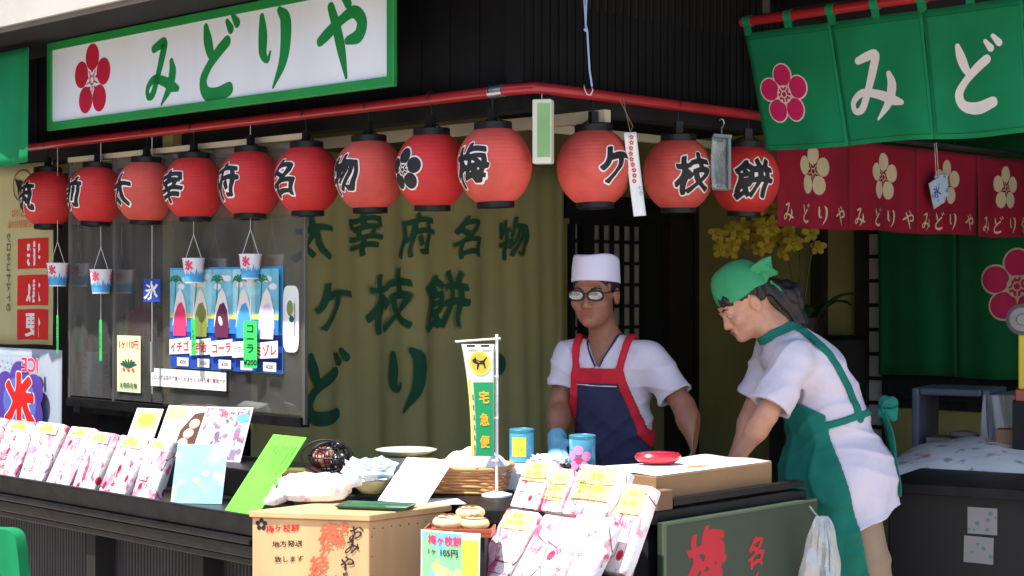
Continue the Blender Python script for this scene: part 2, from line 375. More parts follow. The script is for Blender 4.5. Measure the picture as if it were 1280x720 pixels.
# ---------------------------------------------------------------- smooth bodies: blended solids turned into one surface
class Field:
    def __init__(s, lo, hi, h):
        s.lo = np.array(lo, np.float32); s.h = h; s.n = np.ceil((np.array(hi) - np.array(lo)) / h).astype(int) + 1
        s.ax = [s.lo[i] + h * np.arange(s.n[i], dtype=np.float32) for i in range(3)]; s.V = np.full(tuple(s.n), 1., np.float32)
    def full(s): return np.meshgrid(*s.ax, indexing='ij', sparse=True)
    def _loc(s, lo, hi):
        a = np.clip(np.floor((np.array(lo) - s.lo) / s.h).astype(int), 0, s.n); b = np.clip(np.ceil((np.array(hi) - s.lo) / s.h).astype(int) + 1, 0, s.n)
        sl = tuple(slice(i, j) for i, j in zip(a, b)); return sl, np.meshgrid(*[s.ax[i][sl[i]] for i in range(3)], indexing='ij', sparse=True)
    def _put(s, sl, d, k, sub=False):
        a = s.V[sl]
        if a.size == 0: return
        if sub: h = np.maximum(k - np.abs(a + d), 0) / max(k, 1e-6); s.V[sl] = np.maximum(a, -d) + h * h * k / 4
        else: h = np.maximum(k - np.abs(a - d), 0) / max(k, 1e-6); s.V[sl] = np.minimum(a, d) - h * h * k / 4
    def cap(s, a, b, ra, rb, k=.02, sub=False, m=.07):
        a = np.array(a, np.float32); b = np.array(b, np.float32); r = max(ra, rb) + m
        sl, (x, y, z) = s._loc(np.minimum(a, b) - r, np.maximum(a, b) + r); d = b - a; L2 = float(d @ d) + 1e-9
        t = np.clip(((x - a[0]) * d[0] + (y - a[1]) * d[1] + (z - a[2]) * d[2]) / L2, 0, 1)
        q = np.sqrt((x - a[0] - t * d[0]) ** 2 + (y - a[1] - t * d[1]) ** 2 + (z - a[2] - t * d[2]) ** 2) - (ra + (rb - ra) * t)
        s._put(sl, q, k, sub); return s
    def ell(s, c, r, k=.02, Q=None, sub=False, m=.07):
        c = np.array(c, np.float32); r = np.array(r, np.float32); R0 = max(r) + m
        sl, (x, y, z) = s._loc(c - R0, c + R0); x = x - c[0]; y = y - c[1]; z = z - c[2]
        if Q is not None:
            Q = np.array(Q, np.float32); x, y, z = (x * Q[0, i] + y * Q[1, i] + z * Q[2, i] for i in range(3))
        k0 = np.sqrt((x / r[0]) ** 2 + (y / r[1]) ** 2 + (z / r[2]) ** 2); k1 = np.sqrt((x / r[0] ** 2) ** 2 + (y / r[1] ** 2) ** 2 + (z / r[2] ** 2) ** 2)
        s._put(sl, k0 * (k0 - 1) / np.maximum(k1, 1e-6), k, sub); return s
def poly_sd(u, v, poly):
    """signed distance in the plane (negative inside)"""
    u, v = np.broadcast_arrays(u, v); d = np.full(u.shape, 1e9, np.float32); ins = np.zeros(u.shape, bool); n = len(poly)
    for i in range(n):
        ax, ay = poly[i]; bx, by = poly[(i + 1) % n]; ex, ey = bx - ax, by - ay
        t = np.clip(((u - ax) * ex + (v - ay) * ey) / (ex * ex + ey * ey + 1e-12), 0, 1); d = np.minimum(d, (u - ax - t * ex) ** 2 + (v - ay - t * ey) ** 2)
        c = ((ay > v) != (by > v)) & (u < (bx - ax) * (v - ay) / ((by - ay) if abs(by - ay) > 1e-12 else 1e-12) + ax); ins ^= c
    return np.where(ins, -1, 1) * np.sqrt(d)
def band_sd(u, v, pts, w):
    u, v = np.broadcast_arrays(u, v); d = np.full(u.shape, 1e9, np.float32)
    for (ax, ay), (bx, by) in zip(pts[:-1], pts[1:]):
        ex, ey = bx - ax, by - ay; t = np.clip(((u - ax) * ex + (v - ay) * ey) / (ex * ex + ey * ey + 1e-12), 0, 1); d = np.minimum(d, (u - ax - t * ex) ** 2 + (v - ay - t * ey) ** 2)
    return np.sqrt(d) - w / 2
def surface(Vf, lo, h):
    """surface nets: one vertex per mixed cell"""
    Vf = np.pad(Vf, 1, constant_values=1.); lo = np.array(lo) - h; s = Vf < 0
    c8 = [(i, j, k) for i in (0, 1) for j in (0, 1) for k in (0, 1)]; nx, ny, nz = (d - 1 for d in Vf.shape)
    cnt = sum(s[i:i + nx, j:j + ny, k:k + nz].astype(np.int8) for i, j, k in c8); idx = np.argwhere((cnt > 0) & (cnt < 8))
    if not len(idx): return [], []
    val = {c: Vf[idx[:, 0] + c[0], idx[:, 1] + c[1], idx[:, 2] + c[2]] for c in c8}; acc = np.zeros((len(idx), 3)); num = np.zeros(len(idx))
    for a in c8:
        for ax in range(3):
            if a[ax] == 0:
                b = list(a); b[ax] = 1; b = tuple(b); va, vb = val[a], val[b]; x = (va < 0) != (vb < 0); t = np.where(x, va / np.where(x, va - vb, 1), 0)
                p = np.tile(np.array(a, float), (len(idx), 1)); p[:, ax] = t; acc[x] += p[x]; num[x] += 1
    pos = (idx + acc / num[:, None]) * h + lo; gid = np.full((nx, ny, nz), -1, np.int64); gid[tuple(idx.T)] = np.arange(len(idx)); faces = []
    for ax in range(3):
        o = [i for i in range(3) if i != ax]; A = [slice(None)] * 3; B = [slice(None)] * 3; A[ax] = slice(0, -1); B[ax] = slice(1, None)
        e = np.argwhere(s[tuple(A)] != s[tuple(B)]); e = e[(e[:, o[0]] > 0) & (e[:, o[1]] > 0) & (e[:, o[0]] < gid.shape[o[0]]) & (e[:, o[1]] < gid.shape[o[1]])]
        q = []
        for d0, d1 in ((-1, -1), (0, -1), (0, 0), (-1, 0)):
            t = e.copy(); t[:, o[0]] += d0; t[:, o[1]] += d1; q.append(gid[tuple(t.T)])
        q = np.stack(q, 1); flip = s[tuple(e.T)] ^ (ax == 1); q[~flip] = q[~flip][:, ::-1]; faces.append(q)
    return pos, np.concatenate(faces)
def sdf_obj(name, Vf, lo, h, mat, parent, Q=None):
    """Q carries the field's own frame into the parent's"""
    pos, fs = surface(Vf, lo, h)
    if Q is not None: pos = pos @ np.array(Q.to_3x3()).T + np.array(Q.translation)
    me = bpy.data.meshes.new(name); me.from_pydata(pos.tolist() if len(pos) else [], [], fs.tolist() if len(fs) else []); me.materials.append(mat)
    bm = bmesh.new(); bm.from_mesh(me); bmesh.ops.recalc_face_normals(bm, faces=bm.faces); bm.to_mesh(me); bm.free()
    me.polygons.foreach_set("use_smooth", [True] * len(me.polygons))
    o = bpy.data.objects.new(name, me); COL.objects.link(o); o.parent = parent; return o
def head_into(Fd, H, k=.012):
    """a head in frame H (x to its left, -y ahead, z up, eyes at z = 0)"""
    sc = np.array(H.to_scale()); Q = np.array(H.to_3x3()) / sc; T = lambda *p: np.array(H @ V(*p)); E = lambda c, r, kk=k, sub=False: Fd.ell(T(*c), np.array(r) * sc, kk, Q, sub, m=.03)
    E((0, .014, .035), (.073, .092, .082)); E((0, -.03, -.03), (.061, .062, .085), .03); E((0, -.036, -.072), (.047, .05, .045), .03)
    E((0, -.078, -.1), (.02, .018, .016), .025)
    for s in (-1, 1):
        E((.042 * s, -.064, -.03), (.024, .022, .022), .025); E((.033 * s, -.1, .001), (.018, .013, .011), .016, True)
        E((.033 * s, -.079, 0), (.0155, .0135, .0115), .004)
        E((.0125 * s, -.094, -.043), (.009, .011, .008), .01)
        E((.075 * s, .008, -.012), (.01, .02, .031), .008); E((.083 * s, .0, -.01), (.006, .009, .017), .006, True)
    Fd.cap(T(-.036, -.083, .02), T(.036, -.083, .02), .01, .01, .02, m=.03)
    Fd.cap(T(0, -.089, 0), T(0, -.106, -.038), .0075, .0115, .012, m=.03)
    E((0, -.094, -.066), (.023, .009, .006), .008); E((0, -.091, -.077), (.019, .009, .006), .008)
    Fd.cap(T(-.019, -.1, -.0715), T(.019, -.1, -.0715), .0022, .0022, .004, True, m=.02)
def hand_into(Fd, w, d, nrm, size=1., curl=.35, side=1):
    """wrist w, pointing d, back of the hand nrm; the thumb leaves the side of the palm"""
    d = Vector(d).normalized(); n = Vector(nrm); n = (n - d * n.dot(d)).normalized(); x = d.cross(n) * side; w = Vector(w); q = size
    Qm = np.array([[x[i], d[i], n[i]] for i in range(3)])
    Fd.ell(np.array(w + d * .05 * q), (.041 * q, .052 * q, .016 * q), .02, Qm, m=.03)
    for i, (ox, L, r) in enumerate(((.03, .068, .0085), (.0105, .076, .009), (-.0095, .071, .0085), (-.029, .055, .0075))):
        p = w + d * .088 * q + x * ox * q; a = 0.; dd = (d + x * ox * 2.2).normalized()
        for j, fr in enumerate((.45, .3, .25)):
            a += curl * (.6, 1.1, .9)[j]; v = dd * math.cos(a) - n * math.sin(a); e = p + v * L * fr * q
            Fd.cap(np.array(p), np.array(e), r * q * (1 - .07 * j), r * q * (.93 - .07 * j), .004, m=.02); p = e
    p = w + d * .03 * q + x * .034 * q - n * .004
    for L, v in ((.038, (x * .75 + d * .65 - n * .25)), (.03, (x * .35 + d * .9 - n * .35)), (.024, (x * .1 + d * .95 - n * .4))):
        v = v.normalized(); e = p + v * L * q; Fd.cap(np.array(p), np.array(e), .0115 * q, .0095 * q, .008, m=.02); p = e
def frame(loc, yaw, pitch=0., roll=0.):
    return Matrix.Translation(Vector(loc)) @ Matrix.Rotation(yaw, 4, 'Z') @ Matrix.Rotation(pitch, 4, 'X') @ Matrix.Rotation(roll, 4, 'Y')

# ---------------------------------------------------------------- colours
black = M("black_lacquer", S(19, 18, 20), rough=.45, var=.55, scale=14, bump=.12, bscale=40, det=8, spec=.3)
black_matt = M("black_painted_timber", S(24, 23, 24), rough=.75, var=.35, scale=7, bump=.15, bscale=35, stretch=(1, 1, .15))
fascia_black = M("blackened_metal_siding", S(11, 11, 13), rough=.75, var=.45, scale=3, bump=.05, spec=.2)
dark_soffit = M("dark_soffit_boards", S(22, 20, 21), rough=.9, var=.3, scale=4)
pale_concrete = M("painted_eave", S(176, 172, 164), rough=.8, var=.07, scale=2.5, bump=.15, bscale=25)
grey_trim = M("grey_eave_trim", S(112, 106, 100), rough=.6, var=.1)
ochre = M("ochre_plaster", S(150, 138, 82), rough=.9, var=.12, scale=3, bump=.2, bscale=90)
post_wood = M("dark_stained_post", S(42, 33, 27), rough=.6, var=.3, scale=5, bump=.2, bscale=40, stretch=(1, 1, .1))
plaster_grey = M("grey_plaster", S(96, 90, 80), rough=.9, var=.12, scale=3, bump=.2)
floor_grey = M("concrete_floor", S(140, 132, 124), rough=.85, var=.15, scale=4, bump=.2)
pane_paper = M("shoji_paper", S(176, 166, 156), rough=.9, var=.08, scale=5)
cream = M("cream_timber_rail", S(196, 184, 158), rough=.65, var=.1, scale=5)
red_paint = M("red_painted_pole", S(150, 30, 38), rough=.35, var=.14, scale=7, coat=.3)
steel = M("brushed_steel", S(185, 185, 188), rough=.35, var=.08, metal=.9)
iron = M("dark_iron", S(45, 43, 43), rough=.5, var=.2, metal=.6)
wire_white = M("white_cord", S(220, 216, 208), rough=.8, var=.06)
white_paper = M("white_paper", S(232, 232, 230), rough=.7, var=.03, scale=9, bump=.06, bscale=25)
sign_white = M("white_sign_acrylic", S(220, 222, 227), rough=.3, var=.06, scale=2.5, det=6, stretch=(1.6, 1, .5))
sign_green = M("green_sign_frame", S(34, 132, 62), rough=.45, var=.1, scale=6)
ink_green = M("green_ink", S(16, 124, 56), rough=.5, var=.1, scale=8)
ink_red = M("crimson_ink", S(178, 22, 50), rough=.5, var=.14, scale=8)
ink_redbright = M("bright_red_ink", S(206, 36, 34), rough=.55, var=.08)
ink_orange = M("faded_red_ink", S(226, 92, 62), rough=.6, var=.12)
ink_black = M("black_ink", S(27, 26, 30), rough=.6, var=.15)
ink_white = M("white_ink", S(228, 220, 214), rough=.65, var=.04)
ink_cream = M("cream_ink", S(196, 178, 146), rough=.8, var=.08)
ink_pink = M("pink_ink", S(224, 60, 106), rough=.6, var=.12)
ink_rose = M("magenta_ink", S(188, 34, 84), rough=.8, var=.1)
ink_blue = M("blue_ink", S(34, 70, 160), rough=.6, var=.1)
ink_sky = M("sky_blue_ink", S(74, 160, 214), rough=.6, var=.12, scale=12)
ink_pale = M("pale_blue_ink", S(150, 206, 232), rough=.6, var=.1, scale=12)
ink_yellow = M("yellow_ink", S(242, 226, 66), rough=.6, var=.08)
ink_lemon = M("lemon_ink", S(244, 236, 130), rough=.6, var=.06)
ink_purple = M("purple_ink", S(84, 60, 150), rough=.6, var=.1)
ink_grey = M("grey_ink", S(120, 118, 124), rough=.6, var=.1)
ink_dgreen = M("curtain_green_ink", S(32, 84, 58), rough=.85, var=.15)
ink_edge = M("curtain_ink_edge", S(128, 124, 84), rough=.85, var=.1)
ink_bright_green = M("bright_green_card", S(58, 208, 96), rough=.5, var=.06)
ink_lime = M("lime_paper", S(100, 208, 58), rough=.6, var=.05)
ink_olive = M("olive_ink", S(132, 140, 66), rough=.6, var=.1)
ink_plum = M("plum_ink", S(104, 38, 74), rough=.6, var=.15)
ink_lilac = M("lilac_ink", S(206, 190, 222), rough=.6, var=.08)
skin_tan = M("tanned_skin", S(150, 98, 76), rough=.48, var=.13, scale=26, bump=.14, bscale=160, sub=.15)
skin_fair = M("fair_skin", S(194, 138, 112), rough=.48, var=.11, scale=26, bump=.14, bscale=160, sub=.15)

# ---------------------------------------------------------------- the ground
g = MB(); g.sheet(lambda u, v, d: V(-300 + 600 * u, -300 + 600 * v, d), 12, 12, 0)
tag(g.build("ground", M("paved_ground", S(186, 176, 164), rough=.85, var=.12, scale=1.5, bump=.3, bscale=40)), kind="structure")

# ---------------------------------------------------------------- the shop: room, eaves, fascia, posts
shop = thing("shop_building", "dark corner shop with black upper panels, ochre inner walls and a pale eave", "building", (0, 0, 0))
def fr_poly(pts): return [(p.x, p.y) for p in pts]
b = MB(); b.prism(fr_poly([LF(4.9, -.02, 0), C0 + NL * -.02 + NR * -.02, RF(4.4, -.02, 0), RF(4.4, -4.4, 0) , LF(4.9, -4.6, 0)]), .006, .02)
b.build("floor_slab", floor_grey, shop, world=True)
b = MB(); b.prism(fr_poly([LF(4.9, -.12, 0), LF(.12, -.12, 0), RF(4.6, -.12, 0), RF(4.6, -4.8, 0), LF(4.9, -4.6, 0)]), 2.52, 2.6)
b.build("ceiling", dark_soffit, shop, world=True)
# inner walls: one parallel to the right front (with the lattice), one parallel to the left front
b1o = -2.4                                                       # offset of the lattice wall behind the right front
Q2 = V(2.72, 8.82, 0)                                            # a point on the rear wall
tB = (Q2 - C0).dot(DR)                                           # its distance along the right front
b = MB()
def lwall(b, t0, t1, z0, z1, off=b1o, th=.08, mi=0): b.prism(fr_poly([RF(t0, off, 0), RF(t1, off, 0), RF(t1, off - th, 0), RF(t0, off - th, 0)]), z0, z1, mi)
def bwall(b, s0, s1, z0, z1, t=None, th=.08, mi=0):
    t = tB if t is None else t
    b.prism(fr_poly([C0 + DR * t + NR * s0, C0 + DR * t + NR * s1, C0 + DR * (t + th) + NR * s1, C0 + DR * (t + th) + NR * s0]), z0, z1, mi)
lw = lambda px: (_on(px, 360, C0 + NR * b1o, DR) - C0).dot(DR)
rw = lambda px: (_on(px, 360, C0 + DR * tB, NR) - C0).dot(NR)
zat = lambda px, py: _on(px, py, C0 + NR * b1o, DR).z
zbt = lambda px, py: _on(px, py, C0 + DR * tB, NR).z
wl, wr_ = lw(712), lw(826); wz0, wz1 = zat(770, 436), zat(770, 276)
lwall(b, 0.1, wl, .02, 2.52); lwall(b, wl, wr_, .02, wz0); lwall(b, wl, wr_, wz1, 2.52); lwall(b, wr_, tB, .02, 2.52)
bwall(b, b1o, 1.7, .02, 2.52)
b.build("inner_wall", ochre, shop, world=True)
b = MB(); b.prism(fr_poly([LF(4.9, -4.6, 0), LF(4.9, -.05, 0), LF(4.98, -.05, 0), LF(4.98, -4.6, 0)]), .02, 2.52)
b.prism(fr_poly([LF(4.9, -4.6, 0), LF(-1.2, -4.6, 0), LF(-1.2, -4.68, 0), LF(4.9, -4.68, 0)]), .02, 2.52)
b.prism(fr_poly([LF(4.9, -1.5, 0), LF(3.0, -1.5, 0), LF(3.0, -1.56, 0), LF(4.9, -1.56, 0)]), .02, 2.52)
b.build("side_wall", M("dark_inner_wall", S(96, 88, 82), rough=.9, var=.2), shop, world=True)
# lattice window
win = MB(); lwall(win, wl, wr_, wz0, wz0 + .03, b1o + .03, .09); lwall(win, wl, wr_, wz1 - .03, wz1, b1o + .03, .09)
for k in (0, .165, 1.):
    x = wl + (wr_ - wl) * k; lwall(win, x - .02 - (.03 if k == .165 else 0), x + .02 + (.03 if k == .165 else 0), wz0 + .03, wz1 - .03, b1o + .028, .085)
lwall(win, wl + (wr_ - wl) * .78, wr_ - .02, wz0 + .03, wz1 - .03, b1o + .02, .05)
lwin = win.build("window", black_matt, shop, world=True)
m = MB()
for k in range(1, 8):
    x = wl + (wr_ - wl) * .78 * k / 7.; lwall(m, x - .011, x + .011, wz0 + .03, wz1 - .03, b1o + .012, .018)
for k in range(1, 6):
    z = wz0 + (wz1 - wz0) * k / 6.; lwall(m, wl + .02, wl + (wr_ - wl) * .78, z - .01, z + .01, b1o + .006, .014)
m.build("lattice", black_matt, lwin, world=True)
m = MB(); lwall(m, wl + .02, wl + (wr_ - wl) * .78, wz0 + .03, wz1 - .03, b1o - .02, .012); m.build("pane", pane_paper, lwin, world=True)
# dark beam above the lattice and the posts round the ochre panels
m = MB(); lwall(m, lw(700), lw(858), wz1 + .002, wz1 + .14, b1o + .05, .05); m.build("lintel", black_matt, shop, world=True)
def post(px0, px1, rear, z1=2.52):
    m = MB()
    if rear: bwall(m, rw(px0), rw(px1), .02, z1, tB - .05, .1)
    else: lwall(m, lw(px0), lw(px1), .02, z1, b1o + .05, .1)
    m.build("post", post_wood, shop, world=True)
post(830, 858, False); post(1019, 1035, True); post(1074, 1088, True); post(866, 874, True)
m = MB()
x0, x1 = rw(1088), rw(1112)
bwall(m, x0, x1, .3, 2.5, tB - .012, .01, 0)
for k in range(16):
    z = .35 + k * .14; bwall(m, x0, x1, z, z + .022, tB - .03, .016, 1)
bwall(m, x1 - .03, x1, .3, 2.5, tB - .034, .02, 1)
m.build("lattice_strip", [pane_paper, black_matt], shop, world=True)
m = MB(); bwall(m, rw(1112) + .001, 1.69, .9, 2.5, tB - .02, .015, 0)
for k in range(9): bwall(m, rw(1112) + .2 * k, rw(1112) + .2 * k + .02, .9, 2.5, tB - .036, .014, 0)
for k in range(9): bwall(m, rw(1112) + .002, 1.69, .95 + k * .19, .968 + k * .19, tB - .05, .012, 0)
m.build("lattice_panel", black_matt, shop, world=True)
# far right end of the room
m = MB(); m.prism(fr_poly([C0 + DR * 2.6 + NR * 2.9, C0 + DR * (tB + .1) + NR * 2.9, C0 + DR * (tB + .1) + NR * 2.98, C0 + DR * 2.6 + NR * 2.98]), .02, 2.9); bwall(m, 1.7, 2.9, .02, 2.9)
m.build("end_wall", M("brown_end_wall", S(60, 52, 46), rough=.9, var=.2), shop, world=True)
m = MB(); m.prism(fr_poly([C0 + DR * 1.5 + NR * .02, C0 + DR * 1.5 + NR * 1.6, C0 + DR * (tB + .1) + NR * 1.6, C0 + DR * (tB + .1) + NR * .02]), 2.75, 2.83); m.build("porch_ceiling", dark_soffit, shop, world=True)
# fascia above the lantern rail
def siding(name, P, D, N, L, z0, z1, pitch, dep, mat):
    m = MB(); o = P - N * .10
    m.beam(o + UP * (z0 + z1) / 2, o + D * L + UP * (z0 + z1) / 2, .08, z1 - z0)
    k = 0
    while (k + .5) * pitch < L:
        a = o + D * ((k + .5) * pitch) + N * (.04 + dep / 2 - .001); m.beam(a + UP * (z0 + .004), a + UP * (z1 - .004), pitch * .55, dep, up=N); k += 1
    m.build(name, mat, shop, world=True)
siding("fascia", C0 + NR * -.14, DL, NL, 4.8, 2.315, 3.4, .16, .006, fascia_black)
siding("fascia", C0, DR, NR, 1.62, 2.315, 3.4, .045, .007, fascia_black)
m = MB(); a = LF(-.03, -.36, 2.215); m.beam(a, LF(4.8, -.36, 2.215), .035, .045); m.beam(RF(.36, -.34, 2.2), RF(1.75, -.34, 2.2), .035, .03); m.build("ceiling_rail", cream, shop, world=True)
m = MB(); m.beam(LF(.2, -.2, 2.275), LF(4.8, -.2, 2.275), .1, .07); m.beam(RF(.2, -.16, 2.275), RF(1.6, -.16, 2.275), .1, .07); m.build("beam", black_matt, shop, world=True)
# eaves: a pale edge over the left front, a higher one over the right
def slab(pts, z0, z1, mat, name): m = MB(); m.prism(fr_poly(pts), z0, z1); return m.build(name, mat, shop, world=True)
eD = .52; zE = LP(100, 17, eD).z
slab([LF(5.6, eD - .02, 0), LF(-.35, eD - .02, 0), LF(-.35, -.3, 0), LF(5.6, -.3, 0)], zE + .003, zE + .01, dark_soffit, "soffit")
slab([LF(5.6, eD, 0), LF(-.35, eD, 0), LF(-.35, eD - .018, 0), LF(5.6, eD - .018, 0)], zE - .004, zE + .012, grey_trim, "eave_trim")
slab([LF(5.6, eD + .02, 0), LF(-.35, eD + .02, 0), LF(-.35, -.3, 0), LF(5.6, -.3, 0)], zE + .014, zE + .9, pale_concrete, "eave")
slab([LF(.058, -.312, 0), LF(-.352, -.312, 0), LF(-.352, eD, 0), LF(-1.6, eD, 0), LF(-1.6, -4.6, 0), LF(.058, -4.6, 0)], 2.9, 3.4, dark_soffit, "soffit")
slab([LF(5.6, -.31, 0), LF(.06, -.31, 0), LF(.06, -4.8, 0), LF(5.6, -4.8, 0)], 2.62, 3.4, dark_soffit, "roof")

# ---------------------------------------------------------------- the red lantern rail, the sign, the corner lamp box
ZR = 2.292
rail = thing("lantern_rail", "long red pole running round the shop corner above the paper lanterns", "pole", LF(0, 0, ZR))
m = MB(); m.tube([LF(4.05, 0, ZR), LF(.22, 0, ZR)], .021, 12); m.build("pole", red_paint, rail, world=True, smooth='auto')
m = MB(); m.tube([LF(.15, 0, ZR + .002), LF(.02, -.02, ZR + .002), RF(.1, 0, ZR), RF(1.5, 0, ZR)], .021, 12); m.build("pole", red_paint, rail, world=True, smooth='auto')
m = MB(); m.tube([LF(.22, 0, ZR), LF(.15, 0, ZR + .001)], .0225, 12); m.build("joint_sleeve", steel, rail, world=True, smooth='auto')
for s in (.6, 2.2, 3.7):
    m = MB(); m.tube([LF(s, 0, ZR), LF(s, -.09, ZR + .06)], .012, 8); m.build("bracket", iron, rail, world=True)

so_ = .2; sL, sR = (LP(58, 0, so_) - C0).dot(DL), (LP(491, 0, so_) - C0).dot(DL)
zb = (LP(58, 164, so_).z + LP(491, 107, so_).z) / 2; zt = LP(58, 54, so_).z
SW, SH = sL - sR, zt - zb
sgn = thing("shop_sign", "long white shop sign in a green frame with plum blossom and green brush letters", "sign", LF(sL, so_, zb))
sgn.rotation_euler = (0, 0, math.atan2(-DL.y, -DL.x))           # local x to the right, -y outward, z up
m = MB(); m.box((SW / 2, .018, SH / 2), (SW - .02, .014, SH - .02)); m.build("panel", sign_white, sgn)
m = MB(); fw = .038
for c, sz in (((SW / 2, .012, fw / 2), (SW, .022, fw)), ((SW / 2, .012, SH - fw / 2), (SW, .022, fw)), ((fw / 2, .012, SH / 2), (fw, .022, SH - 2 * fw)), ((SW - fw / 2, .012, SH / 2), (fw, .022, SH - 2 * fw))): m.box(c, sz)
m.build("frame", sign_green, sgn, bevel=.004)
su = lambda px: sL - (LP(px, 0, so_) - C0).dot(DL)
sv = lambda px, py: LP(px, py, so_).z - zb
ik = Ink(lambda u, v, d: V(u, .011 - d, v))
ik.plum(su(113), sv(113, 100), .172, ink_red, lw=.0, sx=.93); ik.build("crest", sgn); ik = Ink(lambda u, v, d: V(u, .011 - d, v))
m = MB(); [m.box((SW * k, .1, SH / 2), (.05, .14, SH * .6)) for k in (.12, .5, .88)]; m.build("bracket", black_matt, sgn)
for ch, px, py, h in (('み', 200, 87, .30), ('ど', 268, 72, .34), ('り', 341, 57, .33), ('や', 425, 45, .33)): ik = Ink(lambda u, v, d: V(u, .011 - d, v)); ik.kana(ch, su(px), sv(px, py), h, ink_green, w=h * .92, fat=1.25); ik.build("letter", sgn)

lb = thing("lamp_box", "small pale box with a green face hanging at the shop corner under the red pole", "sign box", at(679, 205, 5.84))
lb.rotation_euler = (0, 0, R(-14))
m = MB(); m.box((0, 0, .115), (.07, .05, .23)); m.build("housing", M("pale_plastic", S(206, 206, 190), rough=.4, var=.05), lb, bevel=.006)
m = MB(); m.box((.008, -.026, .118), (.046, .006, .19)); m.build("face", M("green_face", S(126, 168, 108), rough=.4, var=.1, scale=10), lb)
m = MB(); m.tube([(-.005, 0, .228), (-.006, .002, .262), (.004, 0, .285)], .002, 6); m.build("wire", steel, lb)

# ---------------------------------------------------------------- paper lanterns
lan_red = M("red_lantern_paper", S(198, 46, 45), rough=.6, var=.16, scale=9, bump=.08, bscale=70, det=6)
lan_faded = M("faded_lantern_paper", S(202, 80, 70), rough=.65, var=.2, scale=8, bump=.08, bscale=70, det=6)
LR, LH = .137, .15
def lan_r(z): return LR * max(0., 1 - abs(z / LH) ** 2.05) ** .5
def lantern_body(mat):
    m = MB(); prof = []; N = 72
    zt_ = .132
    for i in range(N + 1):
        z = -zt_ + 2 * zt_ * i / N; prof.append((lan_r(z) + -.0005 * math.cos(2 * math.pi * i / 4.), z))
    m.lathe(prof, 64)
    for p in m.v: a = math.atan2(p.y, p.x); k = 1 + .004 * math.cos(8 * a + .4) * math.cos(p.z * 9) + .003 * math.sin(3 * a + p.z * 14); p.x *= k; p.y *= k
    return m
def mk_lantern(mat):
    r = thing("paper_lantern", None, "lantern")
    lantern_body(mat).build("paper_shade", mat, r, smooth=True)
    rt = lan_r(.132) + .001
    m = MB(); m.lathe([(rt - .02, .127), (rt + .003, .127), (rt + .003, .154), (rt - .003, .157), (rt - .02, .157), (rt - .02, .127)], 32); m.build("top_ring", black, r, smooth='auto')
    m = MB(); m.lathe([(rt - .02, -.127), (rt + .002, -.127), (rt + .002, -.15), (rt - .003, -.152), (rt - .02, -.152), (rt - .02, -.127)], 32); m.build("bottom_ring", black, r, smooth='auto')
    m = MB(); m.box((0, 0, .182), (.03, .022, .05)); m.tube([(-rt + .012, 0, .155), (-.02, 0, .172), (.02, 0, .172), (rt - .012, 0, .155)], .0035, 6); m.build("handle", black, r)
    m = MB(); m.tube([V(0, .024 * math.cos(a), .268 + .026 * math.sin(a)) for a in (R(q) for q in range(-90, 200, 24))], .0028, 6); m.tube([(0, 0, .205), (0, 0, .243)], .0028, 6); m.build("hook", iron, r)
    return r
lanterns = []
L_IN = [('筑', 60, 247, 0), ('前', 120, 242, 0), ('太', 182, 238, 1), ('宰', 243, 231, 0), ('府', 313, 226, 0), ('名', 384, 222, 0), ('物', 462, 219, 1), ('', 540, 210, 0), ('梅', 618, 207, 1)]
R_IN = [('ケ', 743, 210, 1), ('枝', 848, 218, 1), ('餅', 932, 213, 0)]
seq = [(c, LP(px, py, 0), NL, f) for c, px, py, f in L_IN] + [(c, RP(px, py, 0), NR, f) for c, px, py, f in R_IN]
protos = {}
for i, (ch, p, N, f) in enumerate(seq):
    if f not in protos: o = mk_lantern(lan_faded if f else lan_red); protos[f] = o
    else: o = copy_tree(protos[f])
    for c in list(o.children):
        if c.name.startswith("lettering"): bpy.data.objects.remove(c)
    z = 2.024; o.location = (p.x, p.y, z); o.rotation_euler = (R(random.uniform(-3, 3)), R(random.uniform(-3, 3)), R({'ケ': 33, '枝': 22, '餅': 7}.get(ch, math.degrees(math.atan2(N.x, -N.y)) + random.uniform(-4, 4))))
    o.scale = tuple(1 + random.uniform(-.018, .018) for _ in range(3)); o["group"] = "red paper lanterns on the rail"
    nxt = seq[i + 1][0] if i + 1 < len(seq) else ''
    if ch: o["label"] = "round red paper lantern with the black character %s%s" % (ch, ", at the far left of the pole" if i == 0 else "")
    else: o["label"] = "red paper lantern with black plum blossom crest"
    def sph(u, v, d):                                            # a character wrapped on the front of the globe
        rr = lan_r(max(-.12, min(.12, v))) + .0016 + d; a = u / LR
        return V(rr * math.sin(a), -rr * math.cos(a), v)
    ik = Ink(sph, base=.0006, step=.0003)
    if ch:
        h = .135 if ch != '餅' else .145
        ik.text(ch, 0, 0, h * 1.12, ink_black, bold=.034, cut=.012, out=ink_white, ow=.034, warp=.035, sx=1.02)
    else: ik.plum(0, 0, .082, ink_black, ink_white, cut=.012, lw=.07)
    ik.build("lettering", o)
    lanterns.append(o)

